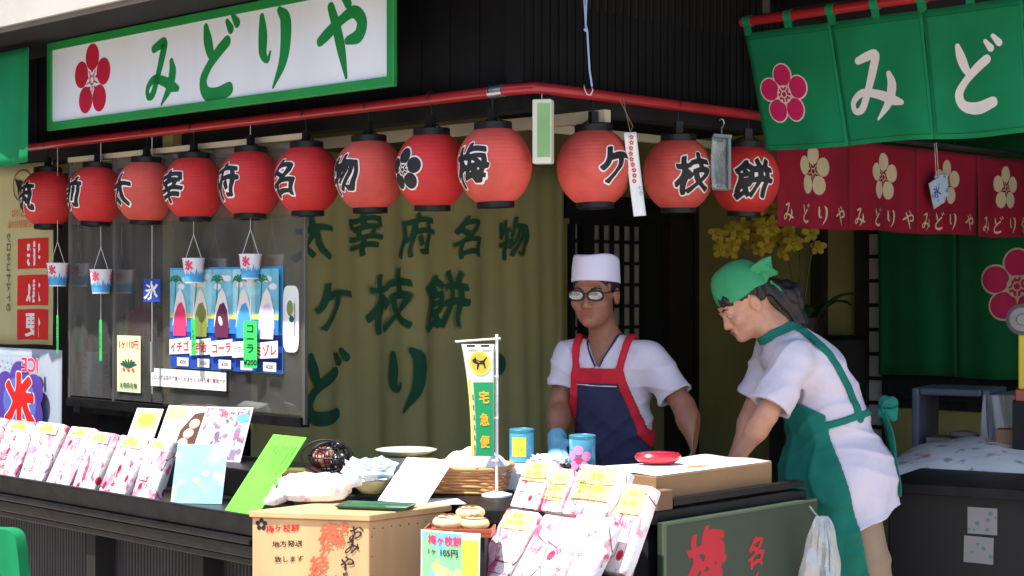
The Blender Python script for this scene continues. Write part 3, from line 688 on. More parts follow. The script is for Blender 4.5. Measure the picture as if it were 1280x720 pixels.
# ---------------------------------------------------------------- cloth curtains
def noren_thing(name, label, cat, P, D, N, W_, z0, z1, panels, mat, amp=.012, split=.45, loops=0, group=None, seed=1, flare=0., lam=.22, nu=18, lean_in=0.):
    """panels side by side on a hidden rod: returns the thing and the map (u metres, v metres from the hem, d)"""
    r = thing(name, label, cat, (P.x, P.y, z0), group=group); H = z1 - z0; rg = random.Random(seed); ph = [rg.uniform(0, 6) for _ in range(panels + 6)]
    def fn(u, v, d=0.):
        w = amp * (1.15 - .75 * v / H); k = u / W_
        o = w * (math.sin(2 * math.pi * u / lam + ph[0] + .6 * math.sin(3 * v) + 1.7 * math.sin(3.7 * u + ph[3])) + .5 * math.sin(2 * math.pi * u / (lam * .43) + ph[1] + 1.5 * v + 1.2 * math.sin(5.3 * u + ph[4])) + .6 * math.sin(2.3 * u + ph[5] + .8 * v)) + flare * (1 - v / H) ** 2
        q = P + D * (u + lean_in * (1 - v / H) * (1 - k) + flare * .6 * (1 - v / H) * (1 - 2 * k)) + N * (o + d); return V(q.x, q.y, z0 + v + .004 * math.sin(u * 9 + ph[2]) * (1 - v / H))
    pw = W_ / panels
    for i in range(panels):
        gap = .006
        def pf(a, c, d):
            v = c * H; g = gap * (1 if v < H * split else 0.1) ; lean = (.01 * math.sin(i * 2.1 + 1) * (1 - c) if v < H * split else 0)
            return fn(i * pw + g / 2 + a * (pw - g) + lean, v, d)
        m = MB(); m.sheet(pf, nu, 14, .0025); m.build("cloth_panel" if panels > 1 else "cloth", mat, r, world=True, smooth=True)
    return r, fn
noren_green = thin_cloth("green_noren_cloth", S(14, 138, 86), .25, rough=.85, var=.16, scale=4, bump=.12, bscale=220)
noren_red = thin_cloth("crimson_noren_cloth", S(150, 16, 44), .2, rough=.85, var=.2, scale=4, bump=.12, bscale=220)
curtain_cloth = thin_cloth("olive_curtain_cloth", S(180, 170, 114), .2, rough=.9, var=.08, scale=3, bump=.12, bscale=180)

# near green curtain with the shop name, on a red rod that runs out from the right front
P0 = RF((RP(932, 100, 0) - C0).dot(DR), 0, 0)
ZN = at(935, 27, P0.y).z
z0 = P0 + UP * 0; zbot = at(958, 191, P0.y).z; ztop = at(930, 42, P0.y).z
rod = thing("curtain_rod", "red rod carrying the large green name curtain at top right", "pole", P0 + UP * ZN)
m = MB(); m.tube([P0 + NR * -.02 + UP * ZN, P0 + NR * 2.1 + UP * ZN], .02, 12); m.build("pole", red_paint, rod, world=True, smooth='auto')
m = MB(); m.beam(P0 + NR * .1 + UP * (ZN + .02), P0 + NR * .1 + UP * (ZN + .2), .03, .03, up=V(1, 0, 0)); m.build("bracket", post_wood, rod, world=True)
gn, gf = noren_thing("shop_curtain", "large bright green hanging curtain with a pink plum crest and white brush letters", "curtain", P0, NR, NL, 2.025, zbot, ztop, 5, noren_green, amp=.009, split=.8, seed=3, lam=.7, lean_in=.1)
for k in range(11):
    u = .015 + k * 1.99 / 10; m = MB()
    pts = []
    for q in range(13):
        a = 2 * math.pi * q / 12; pts.append((.026 * math.sin(a), .026 * math.cos(a)))
    c = P0 + NR * u + UP * ZN
    m.sheet(lambda a, b_, d: c + NR * (a - .5) * .035 + NL * ((.024 + d) * math.sin(2 * math.pi * b_)) + UP * ((.024 + d) * math.cos(2 * math.pi * b_)), 1, 14, .002)
    m.sheet(lambda a, b_, d: V(*gf(u + (a - .5) * .035, (ztop - zbot) - .01 + b_ * (ZN - .018 - ztop + .01), d)), 1, 2, .0024)
    m.build("loop", noren_green, gn, world=True)
gu = lambda px: (_on(px, 0, P0, NR) - P0).dot(NR)
gz = lambda px, py: _on(px, py, P0, NR).z - zbot
ik = Ink(gf, base=.002, step=.0003)
gu2 = lambda px, py: (lambda v: (gu(px) - .1 * (1 - v)) / (1 - .1 * (1 - v) / 2.025))(gz(px, py) / (ztop - zbot))
ik.plum(gu2(983, 118), gz(983, 118), .125, M("rose_dye", S(206, 28, 92), rough=.85, var=.08), ink_white, cut=.03, lw=.045, sx=.95); ik.build('crest', gn, world=True)
ik = Ink(gf, base=.002, step=.0003); ik.kana('み', gu2(1094, 104), gz(1094, 104), .285, ink_white, w=.27, cut=.03, fat=1.05); ik.build('letter', gn, world=True)
ik = Ink(gf, base=.002, step=.0003); ik.kana('ど', gu2(1218, 92), gz(1218, 92), .27, ink_white, w=.25, cut=.03, fat=1.05); ik.build('letter', gn, world=True)
ik = Ink(gf, base=.002, step=.0003); ik.kana('り', gu(1218) + .42, gz(1218, 90) - .0, .27, ink_white, w=.25, cut=.03); ik.build('letter', gn, world=True)
ik = Ink(gf, base=.002, step=.0003); ik.kana('や', gu(1218) + .8, gz(1218, 90) - .0, .27, ink_white, w=.25, cut=.03); ik.build('letter', gn, world=True)
hem_green = M("hem_stitching", S(8, 92, 58), rough=.9); ik = Ink(gf, base=.0015)
for k in range(5): ik.rect(.405 * k + .012, .018, .405 * (k + 1) - .012, .021, hem_green, cut=.03); ik.rect(.405 * k + .012, .02, .405 * k + .014, ztop - zbot - .02, hem_green, cut=.03); ik.rect(.405 * (k + 1) - .014, .02, .405 * (k + 1) - .012, ztop - zbot - .02, hem_green, cut=.03); ik.rect(.405 * k + .012, ztop - zbot - .03, .405 * (k + 1) - .012, ztop - zbot - .027, hem_green, cut=.03)
ik.build("stitching", gn, world=True)

# crimson curtain behind it along the right front
tr0 = (RP(968, 250, 0) - C0).dot(DR); Pr = RF(tr0, 0, 0); zr0 = RP(968, 283, 0).z; zr1 = 2.235
rn, rf_ = noren_thing("crimson_curtain", "short crimson hanging curtain of four panels with cream plum crests and small name letters", "curtain", Pr, DR, NR, 2.28, zr0, zr1, 4, noren_red, amp=.008, split=.8, seed=8, lam=.4)
m = MB(); m.tube([Pr - DR * .03 + UP * 2.26, Pr + DR * 2.5 + UP * 2.26], .014, 10); m.build("rod", post_wood, rn, world=True, smooth=True)
for k in range(4):
    ik = Ink(rf_, base=.002, step=.0003); pu = 2.28 / 4 * (k + .5); ik.plum(pu, .245, .115, ink_cream, cut=.05, core=True, lw=0); ik.build("crest", rn, world=True); ik = Ink(rf_, base=.002, step=.0003)
    for q, ch in enumerate('みどりや'): ik = Ink(rf_, base=.002, step=.0003); ik.kana(ch, pu - .2 + .135 * q, .062, .085, ink_cream, w=.085, cut=.05, fat=.85); ik.build("letter", rn, world=True)

# dark green curtain deep in the shop
Pd = C0 + DR * (tB - .14) + NR * rw(1112); zd0 = _on(1112, 468, Pd, NR).z
dn, df = noren_thing("doorway_curtain", "plain dark green curtain hanging deep inside the shop doorway", "curtain", Pd, NR, -DR, 1.5, zd0, 2.4, 3, thin_cloth("deep_green_cloth", S(14, 100, 50), .25, rough=.9, var=.08), amp=.012, split=.7, seed=5, lam=.5)
ik = Ink(df, base=.002, step=.0003); du = (_on(1272, 360, Pd, NR) - Pd).dot(NR); dz = _on(1272, 358, Pd, NR).z - zd0
ik.plum(du, dz, .2, ink_rose, ink_cream, cut=.05); ik.build("lettering", dn, world=True)

# big olive curtain inside the front with the name of the cakes
co = -1.8; cu_ = lambda px: (_on(px, 360, C0 + NR * co, DR) - C0).dot(DR)
c0, c1 = cu_(318), cu_(706); Pc = RF(c0, co, 0)
cn, cf = noren_thing("stall_curtain", "wide olive curtain with dark green brush characters hanging behind the salesman", "curtain", Pc, DR, NR, c1 - c0, .45, 2.2, 1, curtain_cloth, amp=.017, split=0, seed=11, lam=.36, nu=90)
ik = Ink(cf, base=.006, step=.0004)
def cpt(px, py): q = _on(px, py, C0 + NR * co, DR); return (q - Pc).dot(DR), q.z - .45
for ch, px, py, h in (('太', 391, 296, .22), ('宰', 456, 293, .21), ('府', 520, 294, .21), ('名', 582, 296, .21), ('物', 640, 298, .21), ('ケ', 415, 382, .25), ('枝', 488, 376, .29), ('餅', 555, 376, .29)):
    u, v = cpt(px, py); ik.text(ch, u, v, h, ink_dgreen, bold=.022, cut=.04, out=ink_edge, ow=.012, warp=.035)
for ch, px, py, h in (('ど', 403, 482, .33), ('り', 507, 474, .32), ('や', 607, 462, .26)):
    u, v = cpt(px, py); ik.kana(ch, u, v, h, ink_dgreen, cut=.02, fat=1.25)
ik.build("lettering", cn, world=True)

# green curtain and reversed banners at the far left end
gl, glf = noren_thing("end_curtain", "plain green curtain hanging at the far left end beside the white sign", "curtain", LP(-60, 0, .3), -DL, NL, (LP(-60, 0, .3) - LP(36, 0, .3)).length, LP(0, 207, .3).z, LP(20, 62, .3).z, 1, noren_green, amp=.01, split=0, seed=2)
m = MB(); p = LP(45, 62, .3); m.tube([LP(-70, 62, .3) + V(0, 0, 0), V(p.x, p.y, LP(-70, 62, .3).z)], .016, 10); m.build("rod", M("pink_white_pole", S(212, 160, 152), rough=.5, var=.1), gl, world=True, smooth=True)
ban_c = thin_cloth("pale_banner_cloth", S(238, 230, 178), .55, rough=.85, var=.06, bump=.05)
bo = -.16
Pb = LP(-22, 300, bo); wb = (LP(-22, 0, bo) - LP(64, 0, bo)).length; zb0 = LP(20, 430, bo).z; zb1 = LP(20, 206, bo).z
bn, bf = noren_thing("parcel_banner", "pale yellow banner showing its lettering mirror-wise with red squares", "banner", Pb, -DL, NL, wb, zb0, zb1, 1, ban_c, amp=.008, split=0, seed=4, lam=.5)
ik = Ink(bf, base=.002, step=.0003); bu = lambda px: (_on(px, 0, C0 + NL * bo, DL) - Pb).dot(-DL); bz = lambda px, py: LP(px, py, bo).z - zb0
for ch, py in (('宅', 317), ('急', 363), ('便', 406)):
    ik.rect(bu(24), bz(42, py + 19), bu(60), bz(42, py - 19), ink_redbright, cut=.05); ik.text(ch, bu(42), bz(42, py), .135, ink_white, bold=.025, mirror=True, sx=1.0, cut=.05)
ik.text('クロネコヤマトの', bu(12), bz(12, 340), .056, ink_black, vertical=True, mirror=True, pitch=.95, cut=.05)
ik.ring(bu(30), bz(30, 232), .1, .085, .006, ink_black, cut=.05)
ik.poly([(bu(30) + x * .085, bz(30, 232) + y * .085) for x, y in ((-.9, .5), (-.6, .35), (-.1, .3), (.2, .05), (.75, .15), (.85, -.1), (.3, -.35), (.1, -.75), (0, -.4), (-.35, -.25), (-.5, -.7), (-.6, -.1), (-.75, .1))], ink_black, cut=.05)
ik.text('お届けは', bu(28), bz(28, 266), .05, ink_orange, mirror=True, cut=.05); ik.text('全国翌日お届', bu(26), bz(26, 280), .042, ink_orange, mirror=True, cut=.05)
ik.build("lettering", bn, world=True)
Pi = LP(-40, 470, bo + .03); wi = (LP(-40, 0, bo + .03) - LP(77, 0, bo + .03)).length; zi0 = LP(20, 560, bo + .03).z; zi1 = LP(20, 435, bo + .03).z
icn, icf = noren_thing("ice_banner", "white dotted banner with mirrored letters ICE and a large red character", "banner", Pi, -DL, NL, wi, zi0, zi1, 1, thin_cloth("white_banner_cloth", S(206, 214, 226), .4, rough=.85, var=.04), amp=.006, split=0, seed=6, lam=.6)
ik = Ink(icf, base=.002, step=.0003); iu = lambda px: (_on(px, 0, C0 + NL * (bo + .03), DL) - Pi).dot(-DL); iz = lambda px, py: LP(px, py, bo + .03).z - zi0
for a in range(14):
    for c in range(9):
        ik.ell(.02 + a * .045 + (c % 2) * .022, (zi1 - zi0) - .02 - c * .035, .006, .006, ink_pale, n=8)
cx, cy = iu(32), iz(32, 500)
for k in range(6): ik.ell(cx + .17 * math.cos(k * 1.047 + .5), cy + .12 * math.sin(k * 1.047 + .5), .1, .085, ink_purple, cut=.06)
ik.ell(cx, cy, .15, .12, ink_purple, cut=.06); ik.ell(cx, cy - .01, .17, .13, M("ice_blue_ink", S(90, 110, 190), rough=.6), cut=.06)
ik.text('氷', cx, cy - .005, .3, ink_redbright, bold=.05, mirror=True, cut=.05, out=ink_white, ow=.02)
ik.text('ICE', iu(46), iz(46, 456), .1, ink_pink, bold=.03, mirror=True, cut=.05, out=ink_white, ow=.02, sx=1.2)
ik.build("lettering", icn, world=True)

# ---------------------------------------------------------------- glass screen of the left front
glass = clear_sheet("shop_glass", (.86, .88, .88), .09, .03, .1, (.36, .34, .32))  # grey haze mixed into the colour stands in for reflections on the glass
gs = thing("glass_screen", "tall dark glass screen in thin metal frames behind the hanging cups", "glass screen", LF(2., -.06, 0))
sg = lambda px: (LP(px, 0, -.06) - C0).dot(DL)
gz0, gz1 = LP(378, 522, -.06).z, 2.2
cuts = [sg(381), sg(190), sg(143), sg(88)]
for a, c in zip(cuts[:-1], cuts[1:]):
    m = MB(); m.beam(LF(a + .006, -.06, (gz0 + gz1) / 2), LF(c - .006, -.06, (gz0 + gz1) / 2), .006, gz1 - gz0 - .02); m.build("pane", glass, gs, world=True)
for a in (cuts[0], cuts[2], cuts[3]):
    m = MB(); m.beam(LF(a, -.06, gz0 - .03), LF(a, -.06, gz1), .018, .018, up=NL); m.build("upright", M("worn_aluminium", S(128, 124, 120), rough=.4, var=.1, metal=.7), gs, world=True, bevel=.002)
m = MB(); m.beam(LF(cuts[0], -.06, gz0 - .02), LF(cuts[3], -.06, gz0 - .02), .05, .04); m.build("sill", black, gs, world=True)
m = MB(); m.beam(LF(cuts[0], -.06, gz1 + .012), LF(cuts[3], -.06, gz1 + .012), .03, .024); m.build("head_rail", cream, gs, world=True)
# what stands behind the glass
sh = thing("back_shelf", "dark shelf behind the glass screen", "shelf", LF(2.2, -.55, 0))
m = MB(); m.prism(fr_poly([LF(1.95, -.12, 0), LF(3.3, -.12, 0), LF(3.3, -.85, 0), LF(1.95, -.85, 0)]), .96, 1.0); m.build("shelf_top", black, sh, world=True)
m = MB(); m.prism(fr_poly([LF(2.0, -.2, 0), LF(3.2, -.2, 0), LF(3.2, -.8, 0), LF(2.0, -.8, 0)]), .02, .958); m.build("cabinet", black_matt, sh, world=True)
kt = thing("kettle", "pale kettle standing on the dark shelf behind the glass", "kettle", LP(262, 500, -.4)); kt.location.z = 1.002
m = MB(); m.lathe([(0, 0), (.07, 0), (.095, .03), (.1, .07), (.085, .12), (.05, .15), (.03, .155), (0, .158)], 24); m.build("pot", M("cream_enamel", S(214, 204, 190), rough=.3, var=.05), kt, smooth=True)
m = MB(); m.tube([(-.09, 0, .07), (-.14, 0, .1), (-.155, 0, .15)], [.018, .013, .01], 10); m.build("spout", MATS["cream_enamel"], kt, smooth=True)
m = MB(); m.tube([V(.075 * math.cos(a), 0, .13 + .09 * math.sin(a)) for a in (R(x) for x in range(0, 181, 15))], .006, 8); m.build("handle", black, kt, smooth=True)
bn_ = thing("ice_shaver", "red and green ice shaving machine dim behind the glass", "machine", LP(185, 480, -.6)); bn_.location.z = 1.002
m = MB(); m.box((0, 0, .03), (.26, .24, .06)); m.box((0, .1, .25), (.06, .05, .4)); m.build("stand", M("machine_green", S(26, 92, 66), rough=.4, var=.1), bn_, bevel=.008)
m = MB(); m.lathe([(0, .3), (.1, .3), (.12, .33), (.12, .42), (.09, .46), (.03, .48), (.03, .55), (0, .55)], 24); m.build("head", M("machine_red", S(150, 30, 34), rough=.35, var=.1), bn_, smooth='auto')
m = MB(); m.tube([V(.13 + 0 * a, .09 * math.cos(a), .4 + .09 * math.sin(a)) for a in (R(x) for x in range(0, 360, 20))], .007, 8, closed=True); m.tube([(.1, 0, .4), (.135, 0, .4)], .012, 8); m.build("handwheel", iron, bn_, smooth=True)
tr = thing("white_tub_stack", "stack of white foam tubs behind the glass at left", "tubs", LP(120, 500, -.5)); tr.location.z = 1.002
m = MB()
for k in range(7): m.lathe([(.04, k * .03), (.058, k * .03 + .05), (.062, k * .03 + .052), (.062, k * .03 + .056), (.056, k * .03 + .056)], 20)
m.build("tub", M("white_foam", S(200, 200, 200), rough=.6, var=.03), tr, smooth='auto')

# ---------------------------------------------------------------- the row across the street, seen only in the glass
ob = thing("opposite_house", "dark timber house across the lane mirrored in the glass", "building", (-12, 4, 0))
m = MB(); m.box((0, 0, 2.6), (5, 26, 5.2)); m.build("wall", M("dark_timber_wall", S(120, 112, 100), rough=.85, var=.25, scale=2), ob)
m = MB(); m.prism([(2.9, -13.4), (2.9, 13.4), (-2.9, 13.4), (-2.9, -13.4)], 5.2, 5.45); m.build("roof", M("grey_tile_roof", S(80, 82, 86), rough=.6, var=.2), ob)
for k in range(8): m = MB(); m.box((2.515, -11 + k * 3.1, 1.5), (.06, 2.2, 2.4)); m.build("window", M("dark_shop_opening", S(46, 46, 50), rough=.2, var=.2), ob)

# ---------------------------------------------------------------- helpers for goods
def atz(px, py, z): Y = (EYE - z) * F / (py - CY); return at(px, py, Y)
def card(name, label, cat, BL, BR, h, lean, t, mat, group=None, bevel=0., part="sheet", bow=0.):
    """an upright board, sheet or packet on the edge BL-BR (points), leaning back by lean degrees; local x right, y back, z up"""
    d = BR - BL; w = d.length; r = thing(name, label, cat, BL, (-R(lean), 0, math.atan2(d.y, d.x)), group)
    m = MB()
    if bow: m.sheet(lambda u, v, e: V(u * w, -e + bow * math.sin(math.pi * v) * (.6 + .4 * math.sin(3 * u)) , v * h), 8, 8, t); m.build(part, mat, r, smooth=True)
    else: m.box((w / 2, t / 2, h / 2), (w, t, h)); m.build(part, mat, r, bevel=bevel, smooth='auto' if bevel else False)
    return r, w
def ink_on(r, name, fn, y=0.):
    ik = Ink(lambda u, v, d: V(u, y - d, v)); fn(ik); return ik.build(name, r)

# ---------------------------------------------------------------- left display counter
oC = .72; zL = LP(160, 620, oC).z; zT = zL - .03; sC0 = (LP(318, 0, oC) - C0).dot(DL); sC1 = 4.7
cnt = thing("display_counter", "long black display counter with stepped lip, left of the wooden box", "counter", LF(2.4, .4, 0))
m = MB(); m.prism(fr_poly([LF(sC0, oC - .03, 0), LF(sC1, oC - .03, 0), LF(sC1, -.04, 0), LF(sC0, -.04, 0)]), zT - .03, zT); m.build("countertop", black, cnt, world=True)
m = MB()
for o0, o1, za, zb_ in ((oC - .028, oC, zL - .075, zL), (oC - .02, oC + .022, zL - .10, zL - .077), (oC - .028, oC + .008, zL - .15, zL - .102), (oC - .05, oC - .012, zL - .18, zL - .152)):
    m.prism(fr_poly([LF(sC0, o0, 0), LF(sC1, o0, 0), LF(sC1, o1, 0), LF(sC0, o1, 0)]), za, zb_)
m.build("lip", black, cnt, world=True, bevel=.006)
m = MB(); m.prism(fr_poly([LF(sC0 + .02, oC - .05, 0), LF(sC0, oC - .05, 0), LF(sC0, 0, 0), LF(sC0 + .02, 0, 0)]), .0, zT - .032); m.build("end_panel", black_matt, cnt, world=True)
for px in (116, 250, -60):
    s = (LP(px, 690, oC - .06) - C0).dot(DL); m = MB(); m.prism(fr_poly([LF(s - .035, oC - .13, 0), LF(s + .035, oC - .13, 0), LF(s + .035, oC - .05, 0), LF(s - .035, oC - .05, 0)]), .0, zT - .032); m.build("post", black_matt, cnt, world=True)
m = MB(); oP = oC - .16
m.prism(fr_poly([LF(sC0 + .03, oP, 0), LF(sC1, oP, 0), LF(sC1, oP - .02, 0), LF(sC0 + .03, oP - .02, 0)]), .0, zT - .032)
k = 0; s = sC0 + .04
while s < sC1 - .03:
    m.tube([LF(s, oP, .005), LF(s, oP, zT - .034)], .009, 6); s += .022
m.build("ribbed_panel", M("ribbed_grey_panel", S(54, 52, 55), rough=.55, var=.2, scale=4), cnt, world=True, smooth='auto')
# raised step at the back of the counter
zS = LP(215, 572, .24).z
m = MB(); m.prism(fr_poly([LF(.98, .3, 0), LF(sC1, .3, 0), LF(sC1, -.03, 0), LF(.98, -.03, 0)]), zT + .001, zS); m.build("raised_step", black, cnt, world=True, bevel=.005)
# wrapped packets leaning in a row
pack_paper = printed("blossom_wrapping", S(238, 232, 230), [(S(236, 150, 172), 15, .54, 'noise', (1, 1, .8)), (S(222, 92, 128), 26, .6, 'noise', (1, 1, .6)), (S(200, 28, 74), 12, .19, 'spot', (1, 1, .8)), (S(150, 36, 62), 9, .014, 'line', (1.6, 1, .5))], .42, .3)
seal_yellow = M("yellow_label", S(232, 236, 128), rough=.55, var=.08, scale=20)
pale_seal = M("pale_label", S(240, 232, 176), rough=.55, var=.06, scale=20)
faint_gold = M("faint_gold_ink", S(204, 186, 70), rough=.6)
thread = M("dark_red_thread", S(118, 34, 52), rough=.7, var=.1)
def packet(label, BL, BR, h, lean, t=.045, slot=True, yellow=.28, group=None, rough=.006, seal=None):
    r, w = card("wrapped_packet", label, "packet", BL, BR, h, lean, t, pack_paper, group, bevel=.008, part="wrapping")
    ch = [c for c in r.children][0]                              # a little slack in the paper
    rg = random.Random(int(BL.x * 1e4)); q = rg.uniform(0, 6)
    for v in ch.data.vertices: c = v.co; c.y += .004 * math.sin(c.z * 40 + q) * math.sin(c.x * 50 + q); c.x += .002 * math.sin(c.z * 60 + q)
    r.rotation_euler.x += R(rg.uniform(-3, 3)); r.rotation_euler.z += R(rg.uniform(-4, 4))
    if yellow: m = MB(); m.sheet(lambda u, v, d: V(w * (.1 + .8 * u), -.0035 - d, h * (1 - yellow) + (h * yellow - .012) * v), 4, 4, .0012); m.build("label", seal or seal_yellow, r); ink_on(r, "label_print", lambda ik: (ik.text('名物', w / 2, h * (1 - yellow * .34), w * .15, faint_gold, bold=.012), ik.text('梅ケ枝餅', w / 2, h * (1 - yellow * .66), w * .13, faint_gold, bold=.012)), -.0058)
    if slot:
        def f(ik):
            x0, x1, y0, y1 = w * .3, w * .62, h * .14, h * .66; rr = (x1 - x0) / 2; xm = (x0 + x1) / 2
            ik.ring(xm, y0 + rr, rr, rr, .0022, thread, arc=(.5, 1)); ik.line([(x0 + .001, y0 + rr), (x0 + .001, y1)], .0022, thread); ik.line([(x1 - .001, y0 + rr), (x1 - .001, y1)], .0022, thread)
            ik.text('梅ケ枝餅', xm, (y0 + y1) / 2 + rr * .2, rr * 1.0, thread, vertical=True, pitch=1.2)
        ink_on(r, "lettering", f, -.0045)
    else:
        def f(ik):
            ik.line([(w * .02, h * .62), (w * .5, h * .6), (w * .98, h * .63)], .002, thread); ik.line([(w * .98, h * .3), (w * .5, h * .31), (w * .02, h * .3)], .002, thread)
            ik.line([(w * .45, h * .6), (w * .5, h * .3), (w * .47, h * .02)], .0025, ink_pink); ik.text('梅ケ枝餅', w * .26, h * .32, w * .14, thread, vertical=True, pitch=1.25)
        ink_on(r, "print", f, -.0045)
    return r
oK = .6
def lpk(px, o=0.): p = LP(px, 600, oK + o); return V(p.x, p.y, zT + .002)
rows = [(163, 191, .245, "narrow blossom packet at the right end of the leaning row beside the pale blue card"),
        (122, 160, .25, "blossom packet second from the pale blue card in the leaning row"),
        (89, 119, .25, "blossom packet third from the pale blue card in the leaning row"),
        (56, 86, .268, "blossom packet fourth from the pale blue card in the leaning row"),
        (21, 53, .265, "blossom packet fifth from the pale blue card in the leaning row"),
        (-16, 17, .262, "blossom packet cut by the left edge of the picture in the leaning row"),
        (-50, -18, .262, "blossom packet outside the left edge of the picture in the row")]
for k, (a, c, h, l) in enumerate(rows): packet(l, lpk(a), lpk(c - 1), h, 24 + 2 * (k % 2), yellow=.2, seal=pale_seal, group="packets leaning along the black counter")
# sheets and boxes on the step
def zpt(px, py, z): return atz(px, py, z)
def lps(px, off, z): p = LP(px, 0, off); return V(p.x, p.y, z)
r, w = card("leaflet", "small white leaflet with a yellow top leaning beside the open cake box", "leaflet", lps(153, .22, zS + .002), lps(186, .18, zS + .002), .205, 28, .004, white_paper)
ink_on(r, "print", lambda ik: (ik.rect(.01, .1, w - .01, .195, ink_lemon), ik.ell(w * .5, .15, w * .3, .03, ink_yellow), [ik.line([(w * .25 + k * .018, .09), (w * .25 + k * .018, .02)], .003, ink_grey) for k in range(4)]))
r, w = card("cake_box", "white box with a yellow band and a window showing pale cakes", "box", lps(189, .25, zS + .002), lps(240, .2, zS + .002), .235, 27, .05, white_paper, bevel=.003, part="carton")
ink_on(r, "print", lambda ik: (ik.rect(.008, .17, w * .5, .225, ink_lemon), [ik.line([(w * .1 + k * .02, .155), (w * .1 + k * .02, .06)], .003, ink_grey) for k in range(4)], ik.poly([(w * .5, .02), (w * .95, .03), (w * .95, .21), (w * .72, .2), (w * .5, .12)], M("window_brown", S(92, 60, 48), rough=.4))))
m = MB()
for k in range(3): m.ball((w * (.66 + .07 * k), -.001, .06 + .045 * k), (.03, .012, .026), 8)
m.build("cake", M("cake_skin", S(226, 190, 164), rough=.6, var=.12), r, smooth=True)
photo = printed("street_photo_print", S(176, 164, 186), [(S(112, 92, 126), 16, .5, 'noise', (1, 1, 1)), (S(92, 72, 104), 24, .56, 'noise', (1.2, 1, .8)), (S(176, 60, 104), 20, .2, 'spot', (1, 1, 1)), (S(240, 238, 240), 14, .58, 'noise', (.8, 1, 1.4))], .35)
r, w = card("photo_sheet", "glossy purple-toned photo sheet with white lettering leaning on the black step", "photo sheet", lps(241, .26, zS + .002), lps(300, .16, zS + .002), .25, 30, .004, white_paper)
ink_on(r, "print", lambda ik: (ik.rect(.006, .006, w - .006, .244, photo), ik.text('ふれあい', w * .4, .085, .05, ink_white, bold=.02), ik.text('小さな旅', w * .38, .04, .04, ink_white, bold=.02), ik.text('梅ケ枝', w * .6, .215, .036, ink_redbright, bold=.015), ik.ell(w * .84, .2, .03, .02, ink_sky)))
zq = zT + .002
r, w = card("pale_card", "pale blue card with a faint warm picture standing in front of the black step", "card", lps(213, .6, zq), lps(277, .48, zq), .235, 20, .004, printed("pale_blue_card", S(136, 198, 216), [(S(160, 208, 190), 6, .5, 'noise', (1, 1, 1)), (S(190, 206, 160), 9, .58, 'noise', (1, 1, 1))], .45))
ink_on(r, "print", lambda ik: (ik.ell(w * .62, .12, .014, .012, M("pale_orange", S(240, 206, 150))), ik.ell(w * .45, .09, .012, .01, ink_lemon)))
r, w = card("lime_notice", "bright lime green handwritten notice sheet leaning at the counter end", "notice", lps(279, .62, zq), lps(320, .62, zq), .36, 40, .004, ink_lime)
ink_on(r, "lettering", lambda ik: [ik.text(s_, w * .9 - k * w * .12, .315 - .0065 * len(s_) , .0125, M("dark_green_pen", S(40, 92, 36), rough=.7), vertical=True, pitch=1.02) for k, s_ in enumerate(('営業時間のお知らせ', '梅ケ枝餅は焼きたてを', 'お召し上がりください', '地方発送も承ります', 'お気軽にどうぞ', '店主'))])

# ---------------------------------------------------------------- the corner table
T0 = at(820, 655, 4.95); T0.z = 0
zTab = .90
A = [V(-.72, 5.40, 0), V(-.18, 5.34, 0), V(-.10, 5.02, 0), V(.39, 5.0, 0), T0 + DL * .02 + DR * .03, T0 + DR * .80, T0 + DR * .80 + DL * .62, V(-.72, 5.85, 0)]
tb = thing("corner_table", "black topped sales table at the shop corner carrying the boxes and cakes", "table", (0, 5.4, 0))
m = MB(); m.prism(fr_poly(A), zTab - .045, zTab); m.build("tabletop", black, tb, world=True, bevel=.004)
cen = sum(A, V(0, 0, 0)) / len(A)
m = MB(); m.prism(fr_poly([cen + (p - cen) * .93 for p in A]), .0, zTab - .047); m.build("base", black_matt, tb, world=True)
# raised black rim along its right side
m = MB(); m.beam(T0 + DR * .1 + DL * .03 + UP * (zTab + .02), T0 + DR * .80 + DL * .03 + UP * (zTab + .02), .02, .038, up=NR); m.build("rim", black, tb, world=True)
# wooden box
wood = M("pale_box_wood", S(204, 162, 116), rough=.6, var=.13, scale=7, bump=.1, bscale=25, stretch=(1.2, 1.2, .16))
b0 = at(461, 643, 4.98); zW = b0.z; b1 = at(315, 638, 5.07); b2 = at(557, 631, 5.2)
wb_ = thing("wooden_box", "pale wooden box with red and black brush writing on its front", "box", V(b0.x, b0.y, .45))
i1 = (b1 - b0); i2 = (b2 - b0); i1.z = i2.z = 0
m = MB(); m.prism(fr_poly([b0, b0 + i2, b0 + i1 + i2 * 1.05, b0 + i1]), .45, zW - .022); m.build("body", wood, wb_, world=True, bevel=.004)
m = MB(); e1 = i1.normalized(); e2 = i2.normalized()
q = b0 - e1 * .012 - e2 * .012; m.prism(fr_poly([q, q + e2 * (i2.length + .024), q + i1 * 1.03 + e2 * (i2.length + .02), q + i1 * 1.03]), zW - .02, zW); m.build("lid", wood, wb_, world=True, bevel=.003)
L1 = i1.length; nW = V(-e1.y, e1.x, 0); nW = nW if nW.y < 0 else -nW
ikf = plane_fn(b0 + i1 + UP * (.45 - b0.z), -e1, UP, nW); ik = Ink(ikf)
vz = lambda py: (EYE - (py - CY) / F * 5.02) - .45; ux = lambda px: (px - 315) / (461 - 315) * L1
ik.plum(ux(327), vz(658), .02, ink_black, core=False)
ik.text('梅ケ枝餅', ux(354), vz(662), .024, ink_redbright, bold=.02, warp=.03, sx=1.15); ik.text('地方発送', ux(360), vz(681), .021, ink_black, bold=.012, warp=.04, sx=1.2); ik.text('致します', ux(362), vz(700), .02, ink_black, bold=.012, warp=.04, sx=1.2)
